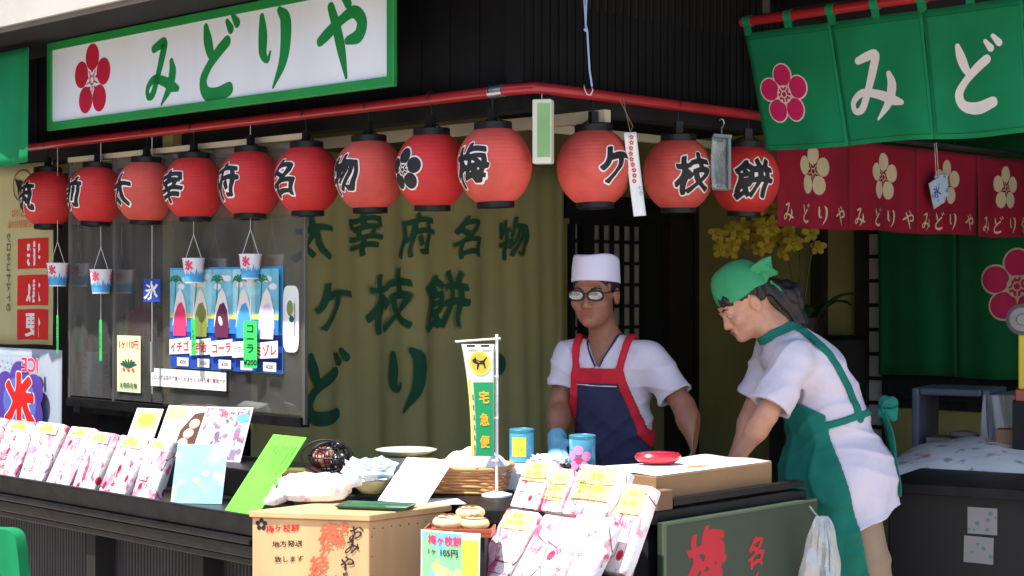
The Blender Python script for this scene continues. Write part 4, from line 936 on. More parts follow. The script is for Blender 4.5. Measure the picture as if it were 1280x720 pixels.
for ch, px, py in (('お', 446, 664), ('み', 441, 682), ('や', 434, 703), ('げ', 428, 724), ('に', 424, 744)): ik.text(ch, ux(px), vz(py), .05, ink_black, bold=.014, warp=.05)
for ch, px, py, h in (('名', 430, 659, .034), ('物', 425, 675, .034), ('梅', 412, 666, .062), ('ケ', 408, 686, .05), ('枝', 400, 705, .06), ('餅', 394, 728, .06)): ik.text(ch, ux(px), vz(py), h, ink_orange, bold=.03, warp=.05)
ik.build("lettering", wb_, world=True)
m = MB()
for k in range(7): p = b0 + e2 * (.02 + .035 * k) + UP * 0; m.ball(V(p.x, p.y, zW - .045 - .002 * (k % 2)) + (-nW if False else V(e2.y, -e2.x, 0)) * .0005, .0022, 5)
for k in range(4): m.ball(V(b0.x, b0.y, 0) + e2 * .012 + UP * (zW - .07 - .06 * k) + V(e2.y, -e2.x, 0) * .0005, .0022, 5)
m.build("nail_heads", iron, wb_, world=True)
zB = zW + .001
# green tray on the box
tc_ = V(-.425, 5.12, zB); tg = thing("serving_tray", "dark green rectangular tray lying on the wooden box", "tray", tc_, (0, 0, R(-14)))
m = MB(); w, d = .235, .13
def trayp(s, z): return [V(x * (w / 2 - s), y * (d / 2 - s), z) for x, y in ((-1, -1), (1, -1), (1, 1), (-1, 1))]
P = [trayp(.012, 0), trayp(.0, .012), trayp(.006, .012), trayp(.016, .005)]
m.add(sum(P, []), [(3, 2, 1, 0)] + [(4 * i + k, 4 * i + (k + 1) % 4, 4 * i + 4 + (k + 1) % 4, 4 * i + 4 + k) for i in range(3) for k in range(4)] + [(12, 13, 14, 15)])
m.build("tray", M("green_tray", S(34, 88, 58), rough=.35, var=.1, coat=.2), tg, bevel=.002)
# floral cloth parcel
flor = printed("floral_wrap", S(238, 232, 228), [(S(232, 190, 200), 26, .3, 'spot', (1, 1, 1)), (S(210, 206, 190), 20, .6, 'noise', (1, 1, 1)), (S(214, 120, 140), 34, .14, 'spot', (1, 1, 1))], .6, .2)
rg = np.random.default_rng(3)
def crumple(name, label, cat, loc, size, mat, rz, amp=.012, n=14, seed=0, knot=None):
    """a soft wrapped lump with creases"""
    r = thing(name, label, cat, loc, (0, 0, rz)); m = MB(); w, d, h = size
    m.ball((0, 0, 0), (1, 1, 1), n); ra = random.Random(seed); ph = [ra.uniform(0, 6) for _ in range(6)]
    o = []
    for p in m.v:
        x, y, z = (math.copysign(abs(c) ** .55, c) for c in p); k = amp * (abs(math.sin(x * 5 + y * 3 + ph[0])) + abs(math.sin(y * 7 - z * 4 + ph[1])) + abs(math.sin(z * 8 + x * 6 + ph[2]))) / 1.5
        o.append(V(x * (w / 2 + k - amp), y * (d / 2 + k - amp), max(0, h / 2 + z * (h / 2 + (k - amp if z > 0 else 0)))))
    m.v = o; m.build("wrapping", mat, r, smooth='auto')
    return r
fp = crumple("floral_parcel", "white floral paper parcel with a twisted corner on the table behind the wooden box", "parcel", V(at(392, 634, 5.27).x, 5.29, zB), (.225, .13, .085), flor, R(-6), .008, 16, 4)
m = MB(); q = V(.1, -.02, .05); m.tube([q, q + V(.02, -.01, .012), q + V(.045, -.02, .03)], [.03, .018, .03], 10); m.build("twist", flor, fp, smooth=True); m = MB(); m.tube([(-.1, -.05, .03), (-.125, -.06, .008), (-.15, -.065, .002)], [.035, .02, .008], 10); m.build("twist", flor, fp, smooth=True)
# dark red tray with a wire basket
zR_ = at(400, 590, 5.5).z
st = thing("lacquer_stand", "dark red lacquer tray stand behind the floral parcel", "tray", V(at(405, 590, 5.52).x, 5.55, zTab + .001))
m = MB(); m.box((0, 0, zR_ - zTab - .012), (.27, .19, .02)); m.build("tray", M("dark_red_lacquer", S(104, 34, 32), rough=.3, var=.15, coat=.3), st, bevel=.004)
m = MB(); m.box((0, 0, (zR_ - zTab - .024) / 2), (.2, .13, zR_ - zTab - .026)); m.build("foot", black, st)
bk = thing("wire_basket", "small round dark wire basket with red and spotted cloth inside on the lacquer tray", "basket", V(at(413, 588, 5.52).x, 5.53, zR_ + .0))
m = MB(); Rb = .075
for k in range(9): a = k * math.pi / 9; m.tube([V(Rb * math.cos(t) * math.cos(a), Rb * math.cos(t) * math.sin(a), .05 + .048 * math.sin(t) * (1 if True else 1)) for t in (R(x) for x in range(-75, 256, 22))], .0022, 5)
for z, r_ in ((.012, .05), (.05, .077), (.08, .058)): m.tube([V(r_ * math.cos(t), r_ * math.sin(t), z) for t in (R(x) for x in range(0, 360, 20))], .0026, 5, closed=True)
m.build("wire", black, bk)
m = MB(); m.tube([V(.085 * math.cos(t) - .01, -.05, .055 + .055 * math.sin(t)) for t in (R(x) for x in range(0, 360, 18))], .004, 6, closed=True); m.build("hoop", iron, bk, smooth=True)
spot = printed("spotted_cloth", S(26, 24, 28), [(S(220, 216, 210), 60, .28, 'spot', (1, 1, 1))], .8)
m = MB(); m.ball((-.02, -.015, .05), (.04, .035, .035), 10); m.build("red_cloth", printed("reddish_cloth", S(140, 58, 48), [(S(206, 170, 140), 40, .5, 'noise', (1, 1, 1))], .8, .4), bk, smooth=True)
m = MB(); m.ball((.035, -.03, .036), (.035, .03, .03), 10); m.ball((.07, -.02, .028), (.02, .02, .02), 8); m.ball((.02, .01, .085), (.03, .03, .018), 8); m.build("spotted_cloth", spot, bk, smooth=True)
# crumpled wrapper in a bowl
bw = thing("yellow_bowl", "small pale yellow bowl under a crumpled wrapper", "bowl", V(at(464, 618, 5.4).x, 5.42, zTab + .001))
m = MB(); m.lathe([(0, 0), (.035, 0), (.055, .02), (.064, .045), (.06, .045), (.05, .022), (0, .008)], 28); m.build("bowl", M("pale_yellow_glaze", S(222, 204, 140), rough=.3, var=.06), bw, smooth='auto')
cw = crumple("crumpled_wrapper", "crumpled white and blue paper wrapper lying on the yellow bowl", "wrapper", V(at(462, 606, 5.4).x, 5.42, zTab + .04), (.15, .12, .06), printed("blue_white_wrap", S(232, 234, 236), [(S(150, 182, 196), 18, .55, 'noise', (1, 1, 1)), (S(196, 172, 120), 22, .64, 'noise', (1, 1, 1))], .5, .5), .3, .026, 16, 9)
# stacked plates
zP = zTab + .001; px_ = at(503, 590, 5.72)
pl = thing("plate", "shallow pale plate, lower one of the two in the stack", "plate", V(px_.x, 5.74, zP), group=None)
def plate(r, z, rad, mat, h=.02): m = MB(); m.lathe([(0, 0), (rad * .6, 0), (rad * .98, h), (rad, h + .003), (rad * .96, h + .004), (rad * .6, .006), (0, .005)], 40, (0, 0, z)); return m.build("dish", mat, r, smooth='auto')
glz = M("cream_glaze", S(226, 216, 186), rough=.25, var=.06, scale=9)
m = MB(); m.lathe([(0, 0), (.055, 0), (.06, .03), (.075, .066), (.078, .09), (.07, .09), (0, .08)], 36); m.build("dish", glz, pl, smooth='auto')
p2 = thing("plate", "wide celadon plate on top of the stack behind the blank card", "plate", V(px_.x + .012, 5.74, zP + .092))
plate(p2, 0, .108, M("celadon_glaze", S(206, 210, 186), rough=.22, var=.08, scale=9), .018)
# blank white card
a_ = at(472, 626, 5.3); a_.z = zB; c_ = at(531, 628, 5.2); c_.z = zB
r, w = card("blank_card", "blank white sheet tilted back against the woven basket", "card", V(a_.x, a_.y, zB), V(c_.x, c_.y, zB), .205, 52, .003, white_paper)
m = MB(); m.box((0, 0, .0015), (.26, .14, .003)); o = thing("paper_sheet", "flat white paper sheet lying in front of the woven basket", "paper", V(at(560, 628, 5.28).x, 5.27, zW + .0005), (0, 0, R(8))); m.build("sheet", white_paper, o)
# woven basket
wick = M("woven_cane", S(206, 148, 92), rough=.65, var=.15, scale=20)
bs = thing("woven_basket", "woven cane basket lined with a white cloth behind the wooden box", "basket", V(at(582, 622, 5.45).x, 5.47, zTab + .001), (0, 0, R(-8)))
m = MB(); w, d, h = .27, .19, .085
def rrect(k, s=0.): # rounded rectangle
    a = 2 * math.pi * k; c, s_ = math.cos(a), math.sin(a); return V(math.copysign(abs(c) ** .45, c) * (w / 2 + s), math.copysign(abs(s_) ** .45, s_) * (d / 2 + s), 0)
N = 96
for row in range(8):
    m.tube([rrect(k / N, .003 * math.sin(k * math.pi / 3 * 1.0 + row * math.pi) + .015 * row / 8) + UP * (.006 + row * .0105) for k in range(N)], .0054, 6, closed=True)
m.tube([rrect(k / N, .018) + UP * h for k in range(N)], .008, 8, closed=True)
m.build("weave", wick, bs, smooth=True)
m = MB(); m.sheet(lambda u, v, e: V((u - .5) * w * .98, (v - .5) * d * .98, .004 + e), 2, 2, .003); m.build("bottom", wick, bs)
clo = M("white_cotton", S(230, 230, 234), rough=.9, var=.03, bump=.2, bscale=30)
m = MB()
def dome(u, v, e):
    x, y = (u - .5) * 2, (v - .5) * 2; r2 = max(abs(x), abs(y)); z = h + .06 * (1 - r2 ** 2) + .012 * math.sin(x * 5 + y * 4) * (1 - r2) + .006 * math.sin(x * 11 - y * 6)
    return V(.03 + x * w * .43, y * d * .47, z - .012 * r2 ** 6 + e)
m.sheet(dome, 24, 18, .003); m.build("lining_cloth", clo, bs, smooth=True)
def mochi(label, p, rz, s=1., group="round rice cakes", flat=.5):
    r = thing("rice_cake", label, "rice cake", p, (0, 0, rz), group); m = MB(); m.ball((0, 0, .045 * s * flat), (.045 * s, .043 * s, .045 * s * flat), 12)
    m.v = [V(p_.x, p_.y, max(p_.z, .0)) for p_ in m.v]; m.build("cake", M("toasted_rice_cake", S(226, 196, 146), rough=.6, var=.2, scale=26, bump=.1), r, smooth=True)
    ik = Ink(lambda u, v, d: V(u, v, .045 * s * flat * (1 + math.sqrt(max(.05, 1 - (u * u + v * v) / (.045 * s) ** 2))) + d), base=.001)
    mk = M("scorch_brown", S(120, 78, 40), rough=.7, var=.2); ik.plum(0, 0, .022 * s, mk, core=False); ik.ring(0, 0, .034 * s, .034 * s, .003, mk, n=20, arc=(.1, .7)); ik.build("brand_mark", r); return r
zK = zTab + .001
pd = at(548, 584, 5.6)
bsd = thing("cake_plate", "pale plate of rice cakes behind the woven basket", "plate", V(pd.x, 5.66, zTab + .001)); m = MB(); m.lathe([(0, 0), (.05, 0), (.052, .05), (.09, .062), (.088, .066), (0, .056)], 32); m.build("dish", glz, bsd, smooth='auto')
mochi("rice cake at left on the plate behind the woven basket", V(pd.x - .035, 5.65, zTab + .06), .4, .95, flat=.4)
mochi("rice cake at right on the plate behind the woven basket", V(pd.x + .045, 5.66, zTab + .06), 1.2, .95, flat=.4)

# ---------------------------------------------------------------- front: cake tray, poster, pile of packets, clear tub
fs = thing("front_stand", "low black stand in front of the corner table under the packet pile", "stand", V(.05, 4.7, 0))
zF = .655
m = MB(); m.prism([(-.22, 4.72), (.1, 4.42), (.42, 4.42), (.43, 4.9), (.3, 4.98), (-.2, 4.98)], .0, zF); m.build("block", black_matt, fs, world=True, bevel=.004)
tk = thing("cake_tray", "red-brown tray holding rice cakes in front of the wooden box", "tray", at(575, 668, 4.86), (0, 0, R(-6))); zt2 = tk.location.z
m = MB(); m.box((0, 0, .006), (.2, .12, .012)); m.box((0, -.058, .018), (.2, .006, .014)); m.box((-.098, .0, .018), (.006, .109, .014)); m.box((.098, .0, .018), (.006, .109, .014)); m.build("tray", M("brown_red_lacquer", S(150, 72, 48), rough=.4, var=.15), tk, bevel=.002)
m = MB(); m.box((0, .0, -.09), (.16, .09, .176)); m.build("foot", black_matt, tk)
mochi("rice cake at the left front of the red-brown tray", V(tk.location.x - .035, 4.85, zt2 + .013), .3, 1.05, flat=.52)
mochi("rice cake at the right front of the red-brown tray", V(tk.location.x + .045, 4.84, zt2 + .013), 2., 1., flat=.5)
mochi("rice cake resting across the two others on the red-brown tray", V(tk.location.x + .03, 4.89, zt2 + .04), 1., 1.02, flat=.46)
pz = at(525, 662, 4.74); pe = at(600, 670, 4.66)
ps = thing("price_poster", "small pastel poster pricing one rice cake, hung before the cake tray", "poster", V(pz.x, pz.y, pz.z - .26), (0, 0, math.atan2(pe.y - pz.y, pe.x - pz.x))); w = (V(pe.x, pe.y, 0) - V(pz.x, pz.y, 0)).length; h = .26
pf_ = lambda u, v, e: V(u, -e + .006 * math.sin(u / w * 5 + v * 6), v)
m = MB(); m.sheet(lambda u, v, e: pf_(u * w, v * h, e), 10, 12, .0015); m.build("sheet", white_paper, ps, smooth=True)
ik = Ink(lambda u, v, d: pf_(u, v, d), base=.0008)
past = printed("pastel_print", S(130, 196, 140), [(S(110, 180, 206), 9, .5, 'noise', (1, 1, 1)), (S(206, 222, 120), 11, .6, 'noise', (1, 1, 1))], .5, rand=False)
ik.rect(.004, .004, w * .72, h - .004, past, cut=.02); ik.rect(w * .72, .004, w - .004, h - .02, ink_yellow, cut=.02)
for k in (0, 1):
    ik.ell(w * (.38 + .27 * k), h * .47, .016, .034, M("peach_ink", S(244, 196, 140), rough=.6), cut=.02); ik.ell(w * (.38 + .27 * k), h * .34, .02, .05, ink_lilac if k else M("pale_orange", S(240, 206, 150)), cut=.02)
ik.text('梅ヶ枝餅', w * .42, h - .026, .03, ink_pink, bold=.03, sx=.95); ik.text('1ヶ', w * .2, h - .062, .022, ink_black, bold=.012); ik.text('105円', w * .5, h - .062, .026, ink_black, bold=.016)
ik.build("print", ps)
m = MB(); m.tube([V(w * .5, .012, h * .1), V(w * .5, .012, h)], .005, 6); m.box((w * .5, .02, .004), (.09, .06, .008)); m.build("prop", steel, ps)
# pile: lower tier and upper tier
def along(p, s): q = p - DL * s; return V(q.x, q.y, p.z)
B0 = at(584, 735, 4.84); B0.z = zF + .002
for k, (s, wd, h, l) in enumerate(((-.03, .135, .32, "large blossom packet at the left of the front pile beside the pastel poster"), (.11, .14, .325, "large blossom packet in the middle of the front pile"), (.255, .145, .33, "large blossom packet at the right of the front pile"))):
    packet(l, along(B0, s), along(B0, s + wd), h, 37, .06, slot=False, yellow=.22 if k == 0 else 0, group="packets piled in front of the corner table")
rk = thing("tier_block", "black block hidden under the upper tier of packets", "stand", V(.1, 5.0, zTab))
B1 = at(638, 640, 5.08); B1.z = zTab + .002
bpy.data.objects.remove(rk)
for s, wd, h, l, ye in ((-.01, .125, .165, "white packet with a faint yellow label at the left of the upper tier", .45), (.12, .085, .145, "narrow packet between the two larger ones of the upper tier", .75), (.21, .185, .17, "wide packet with the largest yellow label in the upper tier", .7)):
    packet(l, along(B1, s), along(B1, s + wd), h, 30, .06, slot=False, yellow=ye, group="packets piled in front of the corner table")
a_ = at(742, 690, 4.78); c_ = at(778, 702, 4.70)
packet("slender blossom packet tilted at the right end of the front pile", V(a_.x, a_.y, .76), V(c_.x, c_.y, .76), .275, 26, .05, slot=True, yellow=.35, group="packets piled in front of the corner table")
pe_ = thing("packet_ledge", "black ledge under the slender tilted packet", "stand", V(.29, 4.86, zF + .001)); m = MB(); m.box((-.02, .02, .05), (.17, .16, .1)); m.build("block", black_matt, pe_, bevel=.003)
tub = thing("clear_tub", "clear plastic tub below the slender tilted packet", "tub", V(at(788, 712, 4.56).x, 4.5, zF + .001))
m = MB(); w, d, h = .07, .045, .105
for s, z in ((1, 0), (1.12, h)): pass
m.lathe([(.045, 0), (.05, .004), (.056, h), (.06, h + .002), (.06, h + .005), (.054, h + .004), (.047, .006), (0, .005)], 28, sx=1.05, sy=.7); m.build("tub", clear_sheet("clear_plastic", (.9, .92, .92), .12, .15, .3, (.75, .77, .75)), tub, smooth='auto')

# ---------------------------------------------------------------- on the right of the table
pc0 = T0 + DR * .06 + DL * .05; 
cbx = thing("cardboard_box", "flat brown cardboard box covered with white paper at the table corner", "box", V(pc0.x, pc0.y, zTab + .001), (0, 0, math.atan2(DR.y, DR.x)))
zc = at(832, 596, pc0.y).z - zTab - .001; Lb = .0
kb = (965 - CX) / F; tL = (kb * pc0.y - pc0.x) / (DR.x - kb * DR.y)
ka = (735 - CX) / F; tD = (ka * pc0.y - pc0.x) / (DL.x - ka * DL.y)
card_ = M("cardboard", S(146, 112, 78), rough=.85, var=.08, scale=6, bump=.1, bscale=40)
m = MB(); m.box((tL / 2, tD / 2, zc / 2), (tL, tD, zc)); m.build("carton", card_, cbx, bevel=.003)
m = MB(); m.sheet(lambda u, v, e: V(tL * (.005 + .99 * u), tD * (.004 + .99 * v), zc + .003 + e + .004 * math.sin(u * 7 + 1) * math.sin(v * 5) ** 2), 14, 10, .0015); m.build("paper_top", white_paper, cbx, smooth=True)
zX = zTab + .001 + zc + .008
bx2 = thing("small_carton", "small brown carton end beside the flat cardboard box", "carton", V(T0.x + .015, T0.y + .04, zTab + .001), (0, 0, math.atan2(DR.y, DR.x)))
m = MB(); m.box((.02, .06, .03), (.075, .13, .06)); m.build("carton", M("dark_cardboard", S(124, 92, 66), rough=.85, var=.1), bx2, bevel=.002)
rd = thing("red_dish", "oval glossy crimson dish on the white paper top", "dish", V(at(823, 577, 5.33).x, 5.35, zX), (0, 0, R(10)))
m = MB(); m.lathe([(0, 0), (.055, 0), (.074, .012), (.078, .024), (.07, .033), (.05, .036), (0, .038)], 36, sx=1.0, sy=.7); m.build("dish", M("crimson_lacquer", S(172, 24, 44), rough=.25, var=.08, coat=.5), rd, smooth='auto')
def can(label, p, h, body, w=.042):
    r = thing("canister", label, "canister", p, (0, 0, R(20)), "blue canisters behind the packets"); m = MB(); m.lathe([(0, 0), (w * .95, 0), (w, .004), (w, h - .012)], 28); m.build("body", body, r, smooth='auto')
    m = MB(); m.lathe([(w + .001, h - .012), (w + .0015, h - .003), (w - .002, h), (w - .004, h - .002), (0, h - .002)], 28); m.build("lid", M("steel_blue_lid", S(70, 140, 170), rough=.35, var=.08, metal=.3), r, smooth='auto'); return r
cb = printed("blue_can_print", S(84, 164, 196), [(S(150, 206, 220), 22, .55, 'noise', (1, 1, .6)), (S(40, 110, 160), 26, .62, 'noise', (1, 1, .6))], .4)
zc1 = .985
c1 = can("blue canister with a yellow label beside the flag pole", V(at(652, 574, 5.62).x, 5.62, zc1), .112, cb)
ik = Ink(lambda u, v, d: V((.0425 + d) * math.sin(u / .042), -(.0425 + d) * math.cos(u / .042), v)); ik.rect(-.05, .02, .0, .085, ink_yellow, cut=.006); ik.text('10', -.025, .045, .03, ink_olive, cut=.01); ik.build("label", c1)
c2 = can("blue canister with a large pink blossom print behind the yellow labelled packets", V(at(728, 580, 5.5).x, 5.5, zc1 - .02), .122, cb, .044)
ik = Ink(lambda u, v, d: V((.0445 + d) * math.sin(u / .044), -(.0445 + d) * math.cos(u / .044), v)); ik.plum(-.03, .045, .045, M("pale_pink_print", S(236, 150, 196)), cut=.006, core=False); ik.ell(-.03, .04, .012, .012, ink_pink, cut=.006); ik.build("print", c2)
cs = thing("canister_stand", "white cloth covered box under the blue canisters", "stand", V(.11, 5.6, zTab + .001)); m = MB(); m.box((0, 0, (zc1 - .022 - zTab) / 2), (.42, .17, zc1 - .024 - zTab)); m.build("block", clo, cs, bevel=.006)
cs.location.y = 5.56
m = MB(); m.box((-.11, .03, zc1 - .0225 - zTab + .0095), (.12, .1, .018)); m.build("riser", clo, cs)
cl = crumple("white_cloth_heap", "crumpled white cloth between the two blue canisters", "cloth", V(at(686, 575, 5.6).x, 5.53, zc1 - .022), (.11, .09, .05), clo, .2, .012, 14, 21)
sc_ = crumple("spotted_bundle", "small dark spotted cloth bundle in front of the pink blossom canister", "cloth", V(at(706, 578, 5.4).x, 5.42, zc1 - .024), (.04, .04, .035), spot, .2, .006, 10, 22)

# flag
fl = thing("small_flag", "white and green delivery flag with a black cat in a yellow oval", "flag", V(at(621, 620, 5.34).x, 5.34, zTab + .001))
zf = lambda py: at(0, py, 5.34).z - zTab - .001; xf = lambda px: (px - 621) / F * 5.34
plw = M("white_plastic", S(228, 228, 226), rough=.35, var=.03)
m = MB(); m.tube([(0, 0, .012), (0, 0, zf(418))], .0052, 8); m.tube([(xf(569), -.006, zf(427)), (.012, -.006, zf(423))], .0035, 8); m.build("pole", plw, fl, smooth='auto')
m = MB(); m.lathe([(0, 0), (.05, 0), (.05, .006), (.02, .014), (0, .014)], 24); m.build("foot", plw, fl, smooth='auto')
m = MB()
for py in (470, 522, 575): m.box((-.006, -.006, zf(py)), (.022, .006, .007))
m.build("tabs", plw, fl)
fz0, fz1 = zf(570), zf(430)
def ff(u, v, d=0.): # u 0..1 from the left edge, v 0..1 from the bottom
    xl = xf(589 - 12 * (v ** 2.2)); x = xl + (-.008 - xl) * u; return V(x, -.012 - d + .008 * math.sin(u * 3 + v * 4) * (1 - u * .6), fz0 + (fz1 - fz0) * v)
m = MB(); m.sheet(ff, 10, 18, .0015); m.build("cloth", thin_cloth("flag_cloth", S(226, 226, 220), .3, rough=.8, var=.03), fl, smooth=True)
ik = Ink(ff, base=.0012); ik.rect(.22, .0, .97, .66, M("flag_green", S(10, 140, 84), rough=.7, var=.06), cut=.06); ik.rect(.02, .0, .12, .68, ink_yellow, cut=.06)
ik.ell(.52, .83, .36, .105, ink_yellow, cut=.06); ik.ell(.52, .83, .31, .09, M("flag_gold", S(206, 170, 60), rough=.7), cut=.06)
ik.poly([(.52 + x * .26, .83 + y * .075) for x, y in ((-.95, .45), (-.75, .5), (-.55, .8), (-.45, .5), (-.1, .3), (.4, .35), (.9, .8), (.95, .7), (.6, .15), (.75, -.6), (.55, -.65), (.4, -.15), (-.1, -.15), (-.3, -.75), (-.5, -.7), (-.4, -.1), (-.75, .0), (-.95, .2))], ink_black)
for k, ch in enumerate('宅急便'): 
    vs, f3 = glyph_brush(ch, .02, 26); ik.flat([(.6 + p[0] * .42, .53 - k * .2 + p[1] * .12) for p in vs], f3, M("flag_orange", S(236, 170, 40), rough=.7))
for k in range(6): ik.rect(.15, .05 + k * .09, .185, .1 + k * .09, ink_black)
for k in (.28, .72): ik.rect(k - .13, .975, k + .13, .995, ink_black)
ik.build("print", fl)

# green board on the right side of the table
gb0 = T0 + NR * .025; gzt = at(820, 654, gb0.y).z
gbd = thing("green_signboard", "dark green painted signboard with red brush characters on the table's right side", "signboard", V(gb0.x, gb0.y, .12), (0, 0, math.atan2(DR.y, DR.x)))
gL = .83; gh = gzt - .12
m = MB(); m.box((gL / 2, .011, gh / 2), (gL, .018, gh)); m.build("board", M("dark_green_board", S(50, 64, 48), rough=.5, var=.12, scale=3, bump=.05), gbd, bevel=.002)
m = MB(); m.box((.006, -.002, gh / 2), (.014, .007, gh)); m.box((gL / 2, -.002, gh - .004), (gL - .03, .005, .008)); m.build("edge_strip", M("grey_green_edge", S(84, 98, 74), rough=.5), gbd)
gu_ = lambda px: (_on(px, 0, gb0, DR) - gb0).dot(DR); gv = lambda px, py: _on(px, py, gb0, DR).z - .12
ik = Ink(lambda u, v, d: V(u, .002 - d, v))
redp = M("red_board_paint", S(186, 20, 40), rough=.45, var=.08)
ik.text('梅', gu_(883), gv(883, 699), .2, redp, bold=.034, warp=.05); ik.text('ケ', gu_(883), gv(883, 699) - .22, .19, redp, bold=.034, warp=.05); ik.text('名', gu_(945), gv(945, 690), .1, redp, bold=.03, warp=.05); ik.text('物', gu_(945), gv(945, 690) - .12, .1, redp, bold=.03, warp=.05)
ik.build("lettering", gbd)
# clear bag hung at its end
bagp = at(1022, 720, 5.38); bag = thing("clear_bag", "crumpled clear plastic bag hanging at the end of the green signboard", "bag", V(bagp.x, bagp.y, .42))
m = MB()
def bagf(u, v, e):
    a = 2 * math.pi * u; ht = at(0, 645, bagp.y).z - .42; k = (1 - v) ** .6 * .075 + .016; c = (.014 * math.sin(5 * a + 2 * v) + .008 * math.sin(11 * a - 4 * v) + .004 * math.sin(23 * v + 3 * a)) * (.4 + .6 * (1 - v))
    return V((k + c) * math.cos(a) * (1 if math.cos(a) > 0 else .9) + .012 * v, (k + c) * .7 * math.sin(a), ht * v)
m.sheet(bagf, 40, 26, 0); m.build("film", clear_sheet("bag_film", (.86, .87, .9), .14, .12, .11, (.72, .72, .78)), bag, smooth='auto')
m = MB(); m.tube([(.01, .0, at(0, 650, bagp.y).z - .42), (-.012, .0, at(0, 640, bagp.y).z - .42), (-.022, .02, at(0, 634, bagp.y).z - .42)], .003, 6); m.build("tie", MATS["bag_film"], bag)
nb = thing("neighbour_house", "plain grey neighbouring house front beyond the far left end of the shop", "house", LF(7, 0, 0))
m = MB(); m.prism(fr_poly([LF(5.05, -.1, 0), LF(12, -.1, 0), LF(12, -5, 0), LF(5.05, -5, 0)]), 0, 5); m.build("wall", plaster_grey, nb, world=True)
m = MB(); m.prism(fr_poly([LF(5.7, -.05, 0), LF(7.6, -.05, 0), LF(7.6, -.098, 0), LF(5.7, -.098, 0)]), .02, 2.1); m.build("door", post_wood, nb, world=True)

# ---------------------------------------------------------------- hanging cups, tags, posters on the glass
cupw = M("white_paper_cup", S(228, 228, 230), rough=.5, var=.03)
def cup_hanger(label, pxc, pyt, pyb, tagp, off=.0, lab=None, big=False):
    c = LP(pxc, (pyt + pyb) / 2, off); Y = c.y; mpp = Y / F; h = (pyb - pyt) * mpp; r1 = h * .46; r0 = r1 * .76
    o = thing("hanging_cup", label, "paper cup", V(c.x, c.y, at(0, pyb, Y).z), (0, 0, R(-35)), "paper cups hung on strings")
    m = MB(); m.lathe([(0, .004), (r0, .004), (r0 + .001, 0), (r1, h), (r1 + .003, h + .001), (r1 + .003, h + .005), (r1 - .001, h + .004), (r0 - .002, .008), (0, .008)], 28); m.build("cup", cupw, o, smooth='auto')
    rr = lambda v: r0 + (r1 - r0) * v / h + .0012
    ik = Ink(lambda u, v, d: V((rr(v) + d) * math.sin(u), -(rr(v) + d) * math.cos(u), v), base=.0005)
    ik.rect(-3.1, h * .06, 3.1, h * .34, ink_sky, cut=.2)
    for k in range(12): a = -3 + k * .52; ik.poly([(a - .24, h * .34), (a - .1, h * (.5 + .07 * (k % 3))), (a + .02, h * .37), (a + .12, h * .47), (a + .24, h * .34)], ink_sky, cut=.1)
    for a in (.35, -1.3, 2.2):
        vs, f3 = glyph_brush('氷', .05, 26); ik.flat([(a + p[0] * .75, h * .74 + p[1] * h * .42) for p in vs], f3, ink_pink)
    ik.build("print", o)
    zr = ZR - .02 - o.location.z; m = MB(); m.tube([(-r1 - .001, 0, h + .002), (0, 0, h + .11)], .0014, 5); m.tube([(r1 + .001, 0, h + .002), (0, 0, h + .11)], .0014, 5); m.tube([(0, 0, h + .11), (0, 0, zr)], .0014, 5)
    tz = at(0, tagp[1], Y).z - o.location.z; m.tube([(0, 0, .002), (0, 0, tz)], .0012, 5); m.build("string", wire_white, o)
    tw, th = tagp[2] * mpp, (tagp[3] - tagp[1]) * mpp; t = thing("price_tag", tagp[4], "tag", V(c.x, c.y - .002, at(0, tagp[3], Y).z), (0, 0, R(tagp[5])), "green tags under the paper cups")
    m = MB(); m.box((0, 0, th / 2), (tw, .002, th)); m.build("card", ink_bright_green, t)
    ik = Ink(lambda u, v, d: V(u, -.001 - d, v)); tx = tagp[6]; n = len(tx)
    if big: ik.text('コーラ', 0, th * .62, th * .22, ink_black, vertical=True, bold=.02, pitch=.95); ik.text('¥200', 0, th * .12, th * .16, ink_black, bold=.02)
    else: ik.text(tx, 0, th / 2, min(th / n * .85, tw * .75), ink_dgreen, vertical=True, bold=.012)
    ik.build("lettering", t); return o
cup_hanger("paper cup hanging farthest left, in front of the reversed banners", 72, 330, 358, (72, 394, 9, 441, "green tag under the farthest left cup, seen nearly edge on", -62, 'イチゴ二百円'))
cup_hanger("paper cup hanging second from left, above the plain bright tag", 126, 338, 367, (125, 400, 9, 451, "plain bright green tag under the second cup from left", -60, 'ミゾレ'))
cup_hanger("paper cup hanging over the pink end of the ice poster", 242, 324, 354, (238, 399, 11, 444, "narrow green tag before the pink ice picture", -52, 'レモン'))
cup_hanger("paper cup hanging over the blue end of the ice poster", 313, 319, 349, (318, 401, 20, 460, "wide green cola tag with a price in black", -25, 'コーラ', ), big=True)
p = LP(190, 360, .0); wc = thing("ice_charm", "dark blue square charm with a white ice character on a string", "charm", V(p.x, p.y, LP(190, 378, 0).z), (0, 0, R(-30)))
m = MB(); m.box((0, 0, .055), (.1, .004, .105)); m.build("card", M("deep_blue_card", S(40, 74, 160), rough=.4, var=.08), wc)
ink_on(wc, "lettering", lambda ik: ik.text('氷', 0, .055, .085, ink_white, bold=.02, warp=.04), -.002)
m = MB(); m.tube([(0, 0, .108), (0, 0, ZR - .02 - wc.location.z)], .0014, 5); m.tube([(0, 0, .003), (0, 0, -.42)], .0014, 5); m.build("string", wire_white, wc)
m = MB(); m.box((0, 0, -.25), (.014, .012, .14)); m.build("weight", M("clear_grey_rod", S(130, 132, 124), rough=.3), wc)

